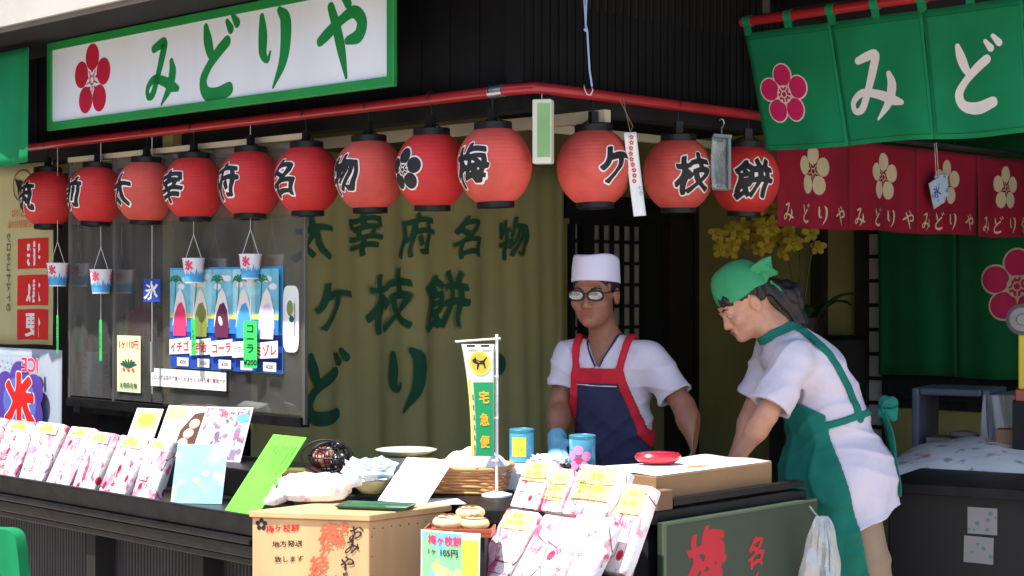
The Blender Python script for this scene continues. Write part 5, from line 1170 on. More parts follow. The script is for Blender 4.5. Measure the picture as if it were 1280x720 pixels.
og = -.052                                                       # just outside the glass
def on_glass(name, label, cat, x0, y0, x1, y1, mat, th=.002, group=None, off=og):
    a = LP(x0, y1, off); c = LP(x1, y1, off); d = c - a; d.z = 0; z1_ = LP(x0, y0, off).z; z0_ = LP(x0, y1, off).z
    r = thing(name, label, cat, V(a.x, a.y, z0_), (0, 0, math.atan2(d.y, d.x)), group); w = d.length; h = z1_ - z0_
    m = MB(); m.box((w / 2, -th / 2, h / 2), (w, th, h)); m.build("sheet", mat, r); return r, w, h
psky = M("poster_sky", S(120, 190, 212), rough=.35, var=.22, scale=16, det=5); psky2 = M("poster_sky_light", S(166, 214, 222), rough=.35, var=.2, scale=16, det=5)
r, w, h = on_glass("ice_poster", "blue beach poster with five shaved ice cones and prices stuck on the glass", "poster", 213, 335, 354, 459, ink_sky)
ik = Ink(lambda u, v, d: V(u, -.002 - d, v))
cones = (ink_pink, ink_olive, ink_plum, ink_sky, ink_lilac); names = ('イチゴ', '宇治', 'コーラ', 'ハワイアン', 'ミゾレ'); price = ('¥200', '¥250', '¥200', '¥200', '¥200')
sea = M("sea_blue_ink", S(40, 120, 190), rough=.6, var=.15, scale=14); sand = M("sand_ink", S(206, 206, 120), rough=.6, var=.1); palm = M("palm_ink", S(40, 120, 80), rough=.6)
ik.rect(.002, .002, w - .002, h * .36, ink_blue, cut=.1)
for k in range(5):
    x0 = w * k / 5; pw = w / 5; cx = x0 + pw / 2
    ik.rect(x0 + .003, h * .36, x0 + pw - .002, h * .98, psky2 if k % 2 else psky, cut=.1); [ik.ell(x0 + pw * q_, h * (.86 + .05 * math.sin(q_ * 9 + k)), pw * .16, h * .03, ink_white) for q_ in (.3, .55, .75)]; ik.rect(x0 + .003, h * .36, x0 + pw - .002, h * .5, sea); ik.rect(x0 + .003, h * .5, x0 + pw - .002, h * .55, sand)
    for a in range(6): b_ = math.pi * (a / 5.); ik.stroke([(x0 + pw * .3, h * .86, .004), (x0 + pw * .3 + .03 * math.cos(b_), h * .88 + .02 * math.sin(b_), .004), (x0 + pw * .3 + .055 * math.cos(b_), h * .85 + .018 * math.sin(b_), .001)], palm)
    ik.stroke([(x0 + pw * .3, h * .86, .002), (x0 + pw * .27, h * .7, .003), (x0 + pw * .2, h * .55, .003)], palm)
    ik.poly([(cx - pw * .34, h * .42), (cx + pw * .34, h * .42), (cx + pw * .3, h * .6), (cx + pw * .16, h * .74), (cx + pw * .02, h * .8), (cx - pw * .14, h * .74), (cx - pw * .28, h * .6)], ink_white)
    ik.poly([(cx - pw * .3, h * .32), (cx + pw * .28, h * .32), (cx + pw * .33, h * .44), (cx + pw * .25, h * .58), (cx + pw * .1, h * .66), (cx - pw * .08, h * .64), (cx - pw * .24, h * .54), (cx - pw * .32, h * .42)], cones[k])
    ik.ell(cx - pw * .05, h * .48, pw * .08, h * .05, ink_white, rot=.5) if k in (2, 4) else None
    ik.poly([(x0 + .002, h * .13), (x0 + pw - .003, h * .15), (x0 + pw - .003, h * .31), (x0 + .002, h * .28)], ink_white)
    ik.text(names[k], cx, h * .215, min(.05, pw * .9 / len(names[k])), ink_redbright if k != 3 else ink_orange, bold=.03, rot=.06)
    ik.rect(cx - pw * .12, h * .02, cx + pw * .42, h * .105, ink_white); ik.text(price[k], cx + pw * .15, h * .062, .024, ink_black, bold=.016)
ik.build("print", r)
r, w, h = on_glass("shop_notice", "white strip notice of small handwriting stuck below the ice poster", "notice", 189, 460, 283, 482, white_paper, off=og + .006)
ink_on(r, "lettering", lambda ik: ik.text('シロップは店内で食べられません お持ち帰り専用です', w / 2, h / 2, w / 24.5, ink_plum, bold=.012), -.002)
r, w, h = on_glass("round_sticker", "white rounded sticker with green picture at the glass edge", "sticker", 354, 357, 374, 440, white_paper)
for c in list(r.children): bpy.data.objects.remove(c)
m = MB(); pts = [(w / 2 + (w / 2) * math.copysign(abs(math.cos(a)) ** .5, math.cos(a)), h / 2 + h / 2 * math.copysign(abs(math.sin(a)) ** .35, math.sin(a))) for a in (2 * math.pi * k / 40 for k in range(40))]
m.add([V(x, 0, z) for x, z in pts] + [V(x, -.002, z) for x, z in pts], [tuple(range(40)), tuple(range(40, 80))[::-1]] + [(k, (k + 1) % 40, 40 + (k + 1) % 40, 40 + k) for k in range(40)]); m.build("sheet", white_paper, r)
ink_on(r, "print", lambda ik: (ik.ell(w * .45, h * .66, w * .2, h * .12, ink_olive), ik.ell(w * .55, h * .5, w * .15, h * .05, ink_dgreen), [ik.line([(w * .75, h * (.25 + .05 * k)), (w * .75, h * (.28 + .05 * k))], .006, ink_grey) for k in range(10)]), -.002)
r, w, h = on_glass("price_card", "pale yellow price card with red 110 above green leaves on the glass", "price card", 147, 419, 176, 489, M("pale_yellow_card", S(226, 228, 178), rough=.5, var=.05))
def pc(ik):
    ik.text('1ヶ110円', w / 2, h * .84, w * .22, ink_redbright, bold=.025)
    for a in range(7): b_ = math.pi * (a + .5) / 7; ik.stroke([(w / 2 + w * .08 * math.cos(b_), h * .44, .004), (w / 2 + w * .22 * math.cos(b_), h * (.47 + .07 * math.sin(b_)), .007), (w / 2 + w * .36 * math.cos(b_), h * (.47 + .12 * math.sin(b_)), .002)], ink_dgreen)
    for a in (-.2, 0, .2): ik.ell(w * (.5 + a), h * .4, w * .06, h * .03, ink_orange)
    ik.text('太宰府名物', w / 2, h * .12, w * .15, ink_dgreen, bold=.02)
ink_on(r, "lettering", pc, -.002)

# ---------------------------------------------------------------- over the right front: hook on a cord, paper strip, clear box
hk = thing("hanging_hook", "pale blue cord with a wire hook hanging in front of the black panels", "hook", at(735, 115, 5.5)); Yh = 5.5
P = lambda x, y, d=0.: V((x - 735) / F * Yh, d, -(y - 115) / F * Yh)
m = MB(); m.tube([P(732, -60), P(733, 0), P(732, 30), P(734, 38), P(737, 88), P(740, 108)], .0034, 6); m.tube([P(730, -60), P(730, 0), P(732, 34)], .0022, 5); m.ball(P(732, 37), .007, 6); m.build("cord", M("pale_blue_cord", S(140, 160, 196), rough=.7, var=.1), hk)
m = MB(); m.tube([P(740, 108), P(741, 113), P(738, 119), P(734, 118), P(731, 112), P(730, 106)], .0024, 6); m.build("wire_hook", steel, hk, smooth=True)
ps_ = RP(800, 270, .16); tz = thing("paper_strip", "long white paper strip with red blossom edge hanging beside a lantern", "paper strip", V(ps_.x, ps_.y, ps_.z), (0, R(-5), R(20))); Yt = ps_.y
m = MB(); hh = .1 / 105 * 105 * Yt / F * 10.5; hh = 105 * Yt / F; wv = 17 * Yt / F
m.sheet(lambda u, v, e: V((u - .5) * wv - .012 * (v ** 2), -e + .01 * math.sin(v * 3), v * hh), 4, 12, .0015); m.build("strip", white_paper, tz, smooth=True)
ik = Ink(lambda u, v, d: V(u - .012 * (v / hh) ** 2, -d + .01 * math.sin(v / hh * 3), v), base=.0008)
for k in range(9): ik.plum(-wv * .12 + .004 * math.sin(k), hh * (.42 + .065 * k), .009, ink_redbright, core=False)
ik.text('七夕', wv * .2, hh * .3, .02, ink_grey, vertical=True); ik.build("print", tz)
m = MB(); m.tube([(-.012, 0, hh), (-.03, 0, ZR - .02 - tz.location.z)], .0016, 5); m.tube([(-.012, 0, hh), (.0, -.0, hh + .02), (-.045, 0, ZR - .02 - tz.location.z)], .0016, 5); m.build("string", M("brown_string", S(120, 92, 70), rough=.8), tz)
pb = RP(902, 238, .16); cbx_ = thing("clear_pouch", "greyish clear plastic pouch hanging between two lanterns on the right", "pouch", pb, (0, 0, R(35))); Yb = pb.y; hb, wb2 = 68 * Yb / F, 27 * Yb / F
m = MB(); m.sheet(lambda u, v, e: V((u - .5) * wb2 * 1.1, -e + .008 * math.sin(v * 3), v * hb), 4, 8, .004); m.build("film", clear_sheet("pouch_film", (.6, .68, .7), .12, .1, .32, (.4, .46, .48)), cbx_, smooth=True)
m = MB(); m.box((wb2 * .42, -.006, hb / 2), (.012, .006, hb * .96)); m.box((0, -.006, hb), (wb2 * 1.1, .006, .012)); m.build("seam", M("grey_film_seam", S(120, 136, 140), rough=.3), cbx_)
m = MB(); m.tube([(0, 0, hb), (0.0, 0, hb + .035)], .002, 5); m.tube([V(.012 * math.sin(a), 0, hb + .05 + .016 * math.cos(a)) for a in (R(q) for q in range(-60, 200, 20))], .0022, 6); m.build("hook", steel, cbx_)
# charm on the crimson curtain
pc_ = RP(1178, 254, .05); ch_ = thing("paper_charm", "folded pale blue paper charm hanging on the crimson curtain", "charm", pc_, (R(4), R(-24), R(40)))
m = MB(); m.box((-.03, 0, .065), (.085, .008, .13)); m.box((.03, .009, .075), (.1, .008, .11), Mx=Matrix.Rotation(R(14), 4, 'Y')); m.build("paper", printed("charm_print", S(186, 200, 220), [(S(110, 140, 190), 22, .6, 'noise', (1, 1, 1))], .6), ch_, bevel=.002)
ink_on(ch_, "print", lambda ik: ik.text('氷', -.03, .07, .06, ink_blue, bold=.02), -.004)
m = MB(); m.tube([(-.01, .0, .125), (.03, .0, .29)], .0015, 5); m.tube([(.01, .0, .125), (.045, .0, .29)], .0015, 5); m.build("string", wire_white, ch_)

# ---------------------------------------------------------------- inside right: orchid, cabinet, rack, covered table, machine
cabp = C0 + DR * (tB - .5) + NR * rw(1058)
cab = thing("dark_cabinet", "dark low cabinet under the orchid against the ochre wall", "cabinet", (cabp.x, cabp.y, .02), (0, 0, math.atan2(NR.y, NR.x)))
zc_ = at(1060, 425, cabp.y).z - .02
m = MB(); m.box((0, .2, zc_ / 2), (.4, .36, zc_)); m.build("carcass", M("dark_grey_cabinet", S(46, 42, 40), rough=.5, var=.15), cab, bevel=.004)
m = MB(); m.box((0, .2, zc_ + .012), (.43, .4, .022)); m.build("worktop", black, cab)
for x in (-.1, .1): m = MB(); m.box((x, .012, zc_ / 2), (.19, .02, zc_ - .06)); m.build("door", MATS["dark_grey_cabinet"], cab, bevel=.003)
opx = at(995, 400, 9.0); orc = thing("potted_orchid", "yellow flowering orchid in a dark pot behind the woman", "orchid", V(opx.x, 8.9, .02))
Yo = 8.9; O = lambda x, y, d=0.: V((x - CX) / F * Yo - opx.x, d, EYE - (y - CY) / F * Yo - .02)
m = MB(); m.lathe([(0, 0), (.09, 0), (.1, .02), (.07, .3), (.09, .8), (.1, 1.2), (.13, 1.32), (.14, 1.4), (.12, 1.4), (0, 1.36)], 24); m.build("pot", M("dark_brown_pot", S(44, 34, 32), rough=.4, var=.15), orc, smooth='auto')
m = MB(); rg2 = random.Random(4)
for k in range(6):
    a = rg2.uniform(0, 6.28); q = V(.1 * math.cos(a), .1 * math.sin(a), 1.38); e = V(.34 * math.cos(a), .3 * math.sin(a), 1.38 + rg2.uniform(.02, .16)); md = (q + e) / 2 + UP * .12; sd = (e - q).cross(UP).normalized()
    vs = []; 
    for i in range(9): t = i / 8; c = q * (1 - t) ** 2 + md * 2 * t * (1 - t) + e * t * t; wv_ = .055 * math.sin(math.pi * min(.97, t * .9 + .1)); vs += [c - sd * wv_ + UP * .012, c, c + sd * wv_ + UP * .012]
    m.add(vs, [f for i in range(8) for f in ((3 * i, 3 * i + 1, 3 * i + 4, 3 * i + 3), (3 * i + 1, 3 * i + 2, 3 * i + 5, 3 * i + 4))])
m.build("leaves", M("orchid_leaf", S(48, 76, 42), rough=.4, var=.2), orc, smooth=True)
stems = [[(995, 385), (1000, 320), (985, 285), (950, 268), (918, 290)], [(992, 385), (985, 330), (965, 300), (935, 290), (905, 300)], [(1000, 385), (1008, 330), (1015, 290), (1008, 270), (985, 266)]]
m = MB(); fl_ = MB()
for i, s in enumerate(stems):
    pts = [V(*p) for p in cr([tuple(O(x, y, -.05 * i)) for x, y in s], 8)]; m.tube(pts, .006, 6)
    for j in range(14, len(pts), 2 if i == 2 else 1):
        for q in range(1):
            c = pts[j] + V(rg2.uniform(-.06, .06), rg2.uniform(-.14, .05), rg2.uniform(-.09, .05)); n = V(rg2.uniform(-.7, .5), -1, rg2.uniform(-.5, .4)).normalized(); u = n.cross(UP).normalized(); w_ = u.cross(n)
            for a in range(5):
                b_ = 2 * math.pi * a / 5 + rg2.uniform(-.2, .2); d_ = u * math.sin(b_) + w_ * math.cos(b_); e_ = d_.cross(n); L = rg2.uniform(.038, .056); r_ = .019
                fl_.add([c, c + d_ * L * .35 + e_ * r_ * .7 + n * .008, c + d_ * L * .7 + e_ * r_ + n * .01, c + d_ * L * .97 + e_ * r_ * .5 - n * .002, c + d_ * L - n * .006, c + d_ * L * .97 - e_ * r_ * .5 - n * .002, c + d_ * L * .7 - e_ * r_ + n * .01, c + d_ * L * .35 - e_ * r_ * .7 + n * .008], [(0, 1, 2, 3, 4, 5, 6, 7)])
            fl_.ball(c + n * .01, .01, 5)
m.build("stems", M("orchid_stem", S(70, 84, 40), rough=.5, var=.1), orc, smooth=True); fl_.build("blossoms", thin_cloth("yellow_petal", S(206, 182, 60), .3, rough=.6, var=.15, scale=9), orc)

rk0 = at(1205, 555, 7.6); zr0_ = at(0, 556, 7.6).z; zr1_ = at(0, 484, 7.6).z
rkk = thing("open_rack", "blue-grey open-fronted box rack on the covered table at right", "rack", V(rk0.x, 7.6, zr0_ - .03), (0, 0, R(-30))); hR = zr1_ - zr0_ + .03
m = MB(); wR = .32
for x in (-wR / 2, wR / 2): m.box((x - .02, -.0, hR / 2), (.035, .34, hR))
m.box((-.02, 0, hR - .016), (wR - .036, .34, .032)); m.box((-.02, 0, .016), (wR - .036, .34, .032)); m.build("frame", M("blue_grey_plastic", S(92, 98, 114), rough=.45, var=.1), rkk, bevel=.01)
m = MB(); m.box((.27, .02, hR / 2 - .01), (.2, .36, hR - .02)); m.build("side_cabinet", M("grey_panel", S(118, 116, 108), rough=.6, var=.08), rkk, bevel=.004)
m = MB(); m.box((-.02, -.03, .05), (.24, .2, .035)); m.ball((.02, -.08, .085), (.07, .04, .02), 8); m.build("contents", M("pale_packets", S(140, 128, 116), rough=.6, var=.25, scale=20), rkk)
ct = thing("covered_table", "black table with a white floral plastic cover at the right rear", "table", V(1.75, 6.9, .0), (0, 0, R(-22)))
zt3 = at(0, 590, 7.1).z; tp = at(1190, 580, 7.1); ct.location = V(tp.x + .02, 7.0, 0)
m = MB(); m.box((.1, .1, zt3 / 2), (.75, .7, zt3)); m.build("base", black_matt, ct)
cov = printed("floral_plastic", S(226, 220, 216), [(S(200, 140, 140), 9, .25, 'spot', (1, 1, 1)), (S(160, 156, 146), 14, .58, 'noise', (1, 1, 1))], .35, .3)
m = MB(); m.sheet(lambda u, v, e: V(-.32 + .86 * u, -.3 + .8 * v, zt3 + .012 + e + .14 * math.sin(math.pi * min(1, u * 1.02)) ** .5 * math.sin(math.pi * min(1, v * 1.02)) ** .5 + .006 * math.sin(u * 23 + v * 9)), 30, 20, .004); m.build("cover", cov, ct, smooth=True)
pb_ = thing("brown_carton", "small brown paper carton beside the open rack at the right edge", "carton", V(at(1262, 560, 7.0).x, 6.95, zt3 + .16 - .14), (0, 0, R(-25)))
m = MB(); m.box((0, 0, .09), (.13, .1, .18)); m.build("carton", M("brown_paper", S(150, 116, 84), rough=.8, var=.12), pb_, bevel=.003)
dr_ = thing("draped_film", "white plastic film draped over the grey side of the open rack", "film", V(at(1243, 530, 7.35).x, 7.36, zr0_ + .02), (0, 0, R(-28)))
m = MB(); m.sheet(lambda u, v, e: V((u - .5) * .13 * (1 - .3 * v), -e - .015 * math.sin(u * 11 + v * 3) * (1 - v * .5), v * (zr1_ - zr0_ - .04)), 18, 12, .002); m.build("film", thin_cloth("milky_film", S(186, 184, 182), .3, rough=.4, var=.06), dr_, smooth=True)
lace = thing("dark_lace_cloth", "black cloth with a white scroll edge hanging over the covered table", "cloth", V(tp.x - .30, 6.52, zt3 - .585)); 
m = MB(); m.sheet(lambda u, v, e: V(u * .62, -e + .012 * math.sin(u * 14), v * .6), 24, 8, .004); m.build("cloth", M("black_cloth", S(22, 20, 24), rough=.9, var=.2), lace, smooth=True)
ik = Ink(lambda u, v, d: V(u, -d + .012 * math.sin(u / .62 * 14) , v), base=.004)
for k in range(14): ik.ring(.02 + .043 * k, .57 + .008 * (k % 2), .016, .014, .004, ink_grey, n=14, arc=(.1 * (k % 3), .8)); 
ik.ell(.1, .46, .022, .03, M("dull_red_ink", S(120, 30, 36))); ik.ell(.02, .3, .016, .05, M("dull_red_ink", S(120, 30, 36))); ik.build("trim", lace)
bc = thing("black_counter", "black low counter at the lower right with paper notes taped on it", "counter", V(at(1230, 660, 6.2).x, 6.3, 0), (0, 0, R(-30)))
zb3 = at(0, 612, 6.2).z; m = MB(); m.box((.08, .1, zb3 / 2), (.75, .5, zb3 - .04)); m.build("carcass", M("dark_grey_counter", S(28, 27, 27), rough=.65, var=.1), bc); m = MB(); m.box((.08, .08, zb3), (.8, .56, .04)); m.build("worktop", black, bc, bevel=.004)
nt_ = printed("floral_note", S(136, 132, 132), [(S(90, 112, 120), 26, .24, 'spot', (1, 1, 1))], .6)
for x, z, a, l in ((.06, zb3 - .16, 0, "grey patterned paper note, upper one taped on the black counter"), (.045, zb3 - .27, .02, "grey patterned paper note, lower one taped on the black counter")):
    q = Matrix.Rotation(R(-30), 4, 'Z') @ V(x, -.152, 0); t = thing("paper_note", l, "note", bc.location + q + UP * z, (0, a, R(-30))); m = MB(); m.box((0, 0, .05), (.11, .002, .1)); m.build("sheet", nt_, t)
mp_ = at(1273, 440, 6.9); mc = thing("yellow_machine", "yellow upright machine with a round grey dial at the right edge", "machine", V(mp_.x + .02, 6.9, .0), (0, 0, R(-20)))
zm0, zm1 = at(0, 486, 6.9).z, at(0, 408, 6.9).z
m = MB(); m.box((.02, 0, (zm0 + zm1) / 2), (.075, .1, zm1 - zm0)); m.build("body", M("yellow_machine_paint", S(206, 184, 40), rough=.4, var=.06), mc, bevel=.006)
m = MB(); Qd = Matrix.Rotation(R(90), 4, 'X'); m.lathe([(0, 0), (.062, 0), (.066, .006), (.066, .02), (.055, .026), (.05, .02), (.025, .022), (.022, .03), (0, .03)], 32, (0, -.04, zm1 + .03), Mx=Qd); m.build("dial", M("grey_dial", S(120, 118, 116), rough=.35, var=.08, metal=.4), mc, smooth='auto')
m = MB(); m.box((.02, 0, zm1 + .02), (.05, .05, .04)); m.build("dial_bracket", red_paint, mc, bevel=.004); m = MB(); m.box((.02, 0, zm0 - .025), (.1, .12, .05)); m.build("red_collar", red_paint, mc, bevel=.004)
m = MB(); m.box((.02, 0, (zm0 - .05) / 2), (.12, .14, zm0 - .05)); m.build("pedestal", black_matt, mc)
# green chair-back cloth at the lower left
gp = at(12, 720, 5.0); gc = thing("green_cover", "green cloth covered rounded seat back at the lower left corner", "cover", V(gp.x - .06, 5.02, 0), (0, 0, R(-20)))
zg = at(0, 662, 5.0).z; m = MB()
m.sheet(lambda u, v, e: V((u - .5) * .22 * (1 - .25 * v ** 6), -e + .01 * math.sin(u * 9), v * zg * (1 - .03 * (2 * u - 1) ** 4)), 16, 20, .05); m.build("cover", noren_green, gc, smooth='auto')

# ---------------------------------------------------------------- the two people
def folds(F_, amp, seed=0., kx=13., kz=24.):
    x, y, z = F_.full(); w = np.sin(x * kx + z * kz + 2.2 * np.sin(z * 9 + seed) + 1.6 * np.sin(x * 11 + y * 8 + seed)); return -amp * (1.02 - np.sqrt(w * w + .03)) ** 2 * (.55 + .45 * np.sin(x * 8 + seed) * np.sin(z * 9 + y * 6 + 1))
hair_m = M("black_hair", S(30, 24, 24), rough=.45, var=.3, scale=30, bump=.4, bscale=80, stretch=(1, 1, .25))
hair_b = M("dark_brown_hair", S(26, 16, 15), rough=.45, var=.3, scale=30, bump=.4, bscale=80, stretch=(1, 1, .25))
shirt_m = M("white_shirt_cloth", S(208, 198, 210), rough=.85, var=.03, scale=6, bump=.75, bscale=15, det=4)
trous = M("beige_trousers", S(150, 128, 106), rough=.85, var=.08, bump=.1, bscale=20)
dark_tr = M("dark_trousers", S(44, 42, 50), rough=.85, var=.1, bump=.1)
navy = M("navy_apron_cloth", S(44, 46, 76), rough=.85, var=.14, scale=9, bump=.6, bscale=16, det=5)
apron_red = M("red_apron_trim", S(196, 28, 46), rough=.8, var=.06, bump=.08)
teal = M("teal_apron_cloth", S(12, 108, 92), rough=.85, var=.14, scale=9, bump=.6, bscale=15, det=5)
scarf_m = M("green_scarf_cloth", S(52, 140, 92), rough=.85, var=.12, scale=9, bump=.6, bscale=20, det=5)
eye_w = M("eye_white", S(214, 208, 204), rough=.25, var=.02); eye_d = M("eye_iris", S(34, 24, 20), rough=.2, var=.05)
lip_m = M("lips", S(156, 86, 76), rough=.45, var=.06)
def wave(F_, amp, seed=0., f=1.):
    x, y, z = F_.full(); return amp * (np.sin(x * 31 * f + z * 17 * f + seed) * np.sin(z * 23 * f - y * 19 + seed * 2) + .6 * np.sin(z * 41 * f + x * 23 * f + seed) * np.cos(y * 29 + z * 11))
def face_bits(P, H, glasses=False):
    ev = MB(); ir = MB(); br = MB(); lp = MB()
    for s in (-1, 1):
        c = H @ V(.033 * s, -.0815, 0); ev.ball(c, .0118, 8)
        ir.ball(H @ V(.033 * s + (-.001), -.0908, -.001), (.0052, .0035, .0055), 8, Mx=H.to_3x3())
        br.tube([H @ V(.017 * s, -.0965, .019), H @ V(.033 * s, -.0955, .025), H @ V(.05 * s, -.084, .02)], [.0028, .0034, .0015], 6)
    lp.ball(H @ V(0, -.0985, -.0672), (.021, .0065, .0042), 10, Mx=H.to_3x3()); lp.ball(H @ V(0, -.0955, -.0765), (.0175, .0065, .005), 10, Mx=H.to_3x3())
    ey = ev.build("eyes", eye_w, P, smooth=True); ir.build("irises", eye_d, ey, smooth=True); br.build("eyebrows", hair_m, P, smooth=True); lp.build("lips", lip_m, P, smooth=True)

# the salesman: white cap, glasses, navy apron with red trim
YAW = R(-22); mr = V((765 - CX) / F * 6.25, 6.25, 0)
man = thing("person", "person in white cap, glasses and navy apron with red trim leaning on the counter", "person", mr, (0, 0, YAW))
MI = (Matrix.Translation(mr) @ Matrix.Rotation(YAW, 4, 'Z')).inverted()
J = lambda px, py, Y: np.array(MI @ at(px, py, Y))
shL, shR = J(813, 448, 6.19), J(712, 446, 6.32); elL, wrL = J(855, 508, 6.1), J(873, 562, 5.99); elR, wrR = J(700, 508, 6.3), J(696, 552, 6.14)
nk = J(757, 424, 6.27); hc = V(*J(744, 366, 6.2)); chest = J(764, 476, 6.27); belly = J(768, 540, 6.28); pelv = J(769, 600, 6.3)
H = frame(hc, R(1), R(4)) @ Matrix.Diagonal((1.1, 1.08, 1.05, 1))
hh = .0045; lo, hi = (-.36, -.46, .0), (.36, .26, 1.72)
B = Field(lo, hi, hh)
head_into(B, H); hb = np.array(H @ V(0, .03, -.06)); B.cap(hb, nk, .053, .056, .04)
tors = lambda Fd, g=0., k=.06: (Fd.ell(chest, (.158 + g, .104 + g, .17), k), Fd.cap(shL + [-.03, 0, -.01], shR + [.03, 0, -.01], .058 + g, .058 + g, .06), Fd.ell(belly, (.142 + g, .1 + g, .17), k), Fd.ell(pelv, (.155 + g, .11 + g, .13), k))
tors(B, -.012)
for a, e, w, d, n, sd, cu in ((shL, elL, wrL, J(880, 590, 5.9) - wrL, (0, -.3, 1), 1, .2), (shR, elR, wrR, J(699, 580, 6.02) - wrR, (-.5, -.2, .8), -1, .35)):
    B.cap(a, e, .05, .041, .03); B.cap(e, (e + (w - e) * .35), .04, .04, .02); B.cap(e + (w - e) * .3, w, .04, .027, .03)
    hand_into(B, w, d, n, .95, cu, sd)
for s in (-1, 1):
    hp = pelv + [s * .085, 0, -.04]; kn = np.array([s * .1, -.01, .48]); an = np.array([s * .1, .03, .08]); B.cap(hp, kn, .075, .052, .05); B.cap(kn, an, .052, .036, .03); B.cap(an + [0, .02, -.04], an + [0, -.14, -.045], .035, .03, .03)
sdf_obj("body", B.V, lo, hh, skin_tan, man); face_bits(man, H)
# hair under the cap
hs = np.array(H.to_scale()); Q = np.array(H.to_3x3()) / hs; Fh = Field(np.array(hc) - .17, np.array(hc) + .17, .004); T = lambda *p: np.array(H @ V(*p))
Fh.ell(T(0, .018, .035), np.array((.0795, .096, .086)) * hs, .01, Q); x, y, z = Fh.full()
lx = lambda i: ((x - hc.x) * Q[0][i] + (y - hc.y) * Q[1][i] + (z - hc.z) * Q[2][i]) / hs[i]
hx, hy, hz = lx(0), lx(1), lx(2); ww = .003 * np.sin(hx * 220) + .002 * np.sin(hy * 300)
keep = np.minimum(hz + .085 + ww - .25 * np.clip(.02 - hy, 0, 1), np.maximum(hy + .03 + 0 * hz, hz - .029 - ww * 2)); sdf_obj("hair", np.maximum(Fh.V, -keep), Fh.lo, .004, hair_m, man)
m = MB(); m.lathe([(.0805, 0), (.0865, .001), (.0855, .05), (.0835, .084), (.0815, .092), (.078, .0955), (.06, .097), (0, .0985)], 48, sx=.97, sy=1.13)
hat = m.build("cap", M("white_cap_cloth", S(214, 206, 224), rough=.8, var=.03, bump=.06, bscale=50), man, smooth='auto')
Hh = H @ Matrix.Translation((0, .008, .036)) @ Matrix.Rotation(R(-9), 4, 'X')
for v in hat.data.vertices: c = v.co; k_ = max(0, c.z) / .1; c.x *= 1 - .03 * k_ + .012 * math.sin(c.z * 60 + c.y * 40) * (1 - k_); c.z += .004 * math.sin(math.atan2(c.x, c.y) * 3 + 1) * k_; v.co = Hh @ c
m = MB()
for s in (-1, 1):
    c = V(.034 * s, -.108, -.002); pts = [H @ (c + V(.027 * math.copysign(abs(math.cos(t)) ** .7, math.cos(t)), .006 * abs(math.cos(t)) * (1 if math.cos(t) * s > 0 else 0), .017 * math.copysign(abs(math.sin(t)) ** .7, math.sin(t)))) for t in (2 * math.pi * k / 24 for k in range(24))]
    m.tube(pts, .0034, 6, closed=True); m.tube([H @ V(.06 * s, -.103, .006), H @ V(.075 * s, -.07, .008), H @ V(.083 * s, .0, .008)], .0026, 6)
m.tube([H @ V(-.008, -.11, .004), H @ V(0, -.112, .006), H @ V(.008, -.11, .004)], .002, 6)
gl_ = m.build("glasses", M("black_spectacle_frame", S(22, 20, 24), rough=.3, var=.1), man, smooth=True)
m = MB()
for s in (-1, 1): m.ball(H @ V(.034 * s, -.107, -.002), (.025, .0014, .0155), 10, Mx=H.to_3x3())
m.build("lenses", clear_sheet("spectacle_lens", (.86, .88, .9), .16, .05, .05, (.7, .72, .74)), gl_, smooth=True)
# shirt, apron
lo2, hi2 = (-.38, -.34, .72), (.38, .26, 1.46); h2 = .005
Fs = Field(lo2, hi2, h2); tors(Fs, .004)
for a, e, k in ((shL, elL, .78), (shR, elR, .62)):
    q = a + (e - a) * k; Fs.cap(a, q, .06, .064, .05)
Fs.V += wave(Fs, .003, 1.2) + folds(Fs, .015, 1.7) + folds(Fs, .009, 4.2, -22., 30.)
To = Fs.V.copy()
for a, e, k in ((shL, elL, .78), (shR, elR, .62)): q = a + (e - a) * k; Fs.cap(q - (e - a) * .12, q + (e - a) * .3, .054, .066, .004, True); 
x, y, z = Fs.full()
vn = np.maximum(poly_sd(x, z, [(nk[0] - .06, nk[2] + .1), (nk[0] + .06, nk[2] + .1), (nk[0] + .056, nk[2] + .0), (nk[0] + .006, nk[2] - .1), (nk[0] - .006, nk[2] - .1), (nk[0] - .056, nk[2] + .0)]), y - nk[1] + .0)
ncut = np.sqrt((x - nk[0]) ** 2 + (y - nk[1] + .005) ** 2) - .066
sh_ = np.maximum(np.maximum(Fs.V, -vn), -np.maximum(ncut, nk[2] - .015 - z))
for a, e, k in ((shL, elL, .78), (shR, elR, .62)):                 # sleeve ends cut square to the arm
    d = (e - a) / np.linalg.norm(e - a); q = a + (e - a) * k; pl_ = (x - q[0]) * d[0] + (y - q[1]) * d[1] + (z - q[2]) * d[2]
    near = np.sqrt((x - q[0]) ** 2 + (y - q[1]) ** 2 + (z - q[2]) ** 2) - .1; sh_ = np.maximum(sh_, np.minimum(pl_ + .004 * np.sin(x * 60), -near + 0 * pl_) if False else np.where(near < 0, pl_ + .003 * np.sin(x * 60), -1))
sdf_obj("shirt", sh_, lo2, h2, shirt_m, man)
front = y - (chest[1] + .04)
cx = nk[0]; zt_ = nk[2] - .115
bib = [(cx - .09, zt_), (cx + .088, zt_), (cx + .115, zt_ - .1), (cx + .165, zt_ - .24), (cx + .22, zt_ - .33), (cx + .22, .74), (cx - .22, .74), (cx - .2, zt_ - .33), (cx - .135, zt_ - .24), (cx - .098, zt_ - .1)]
ap = np.maximum(np.maximum(To - .011, poly_sd(x, z, bib)), front - .03); ap_o = sdf_obj("apron", np.maximum(ap, -(To + .004)), lo2, h2, navy, man)
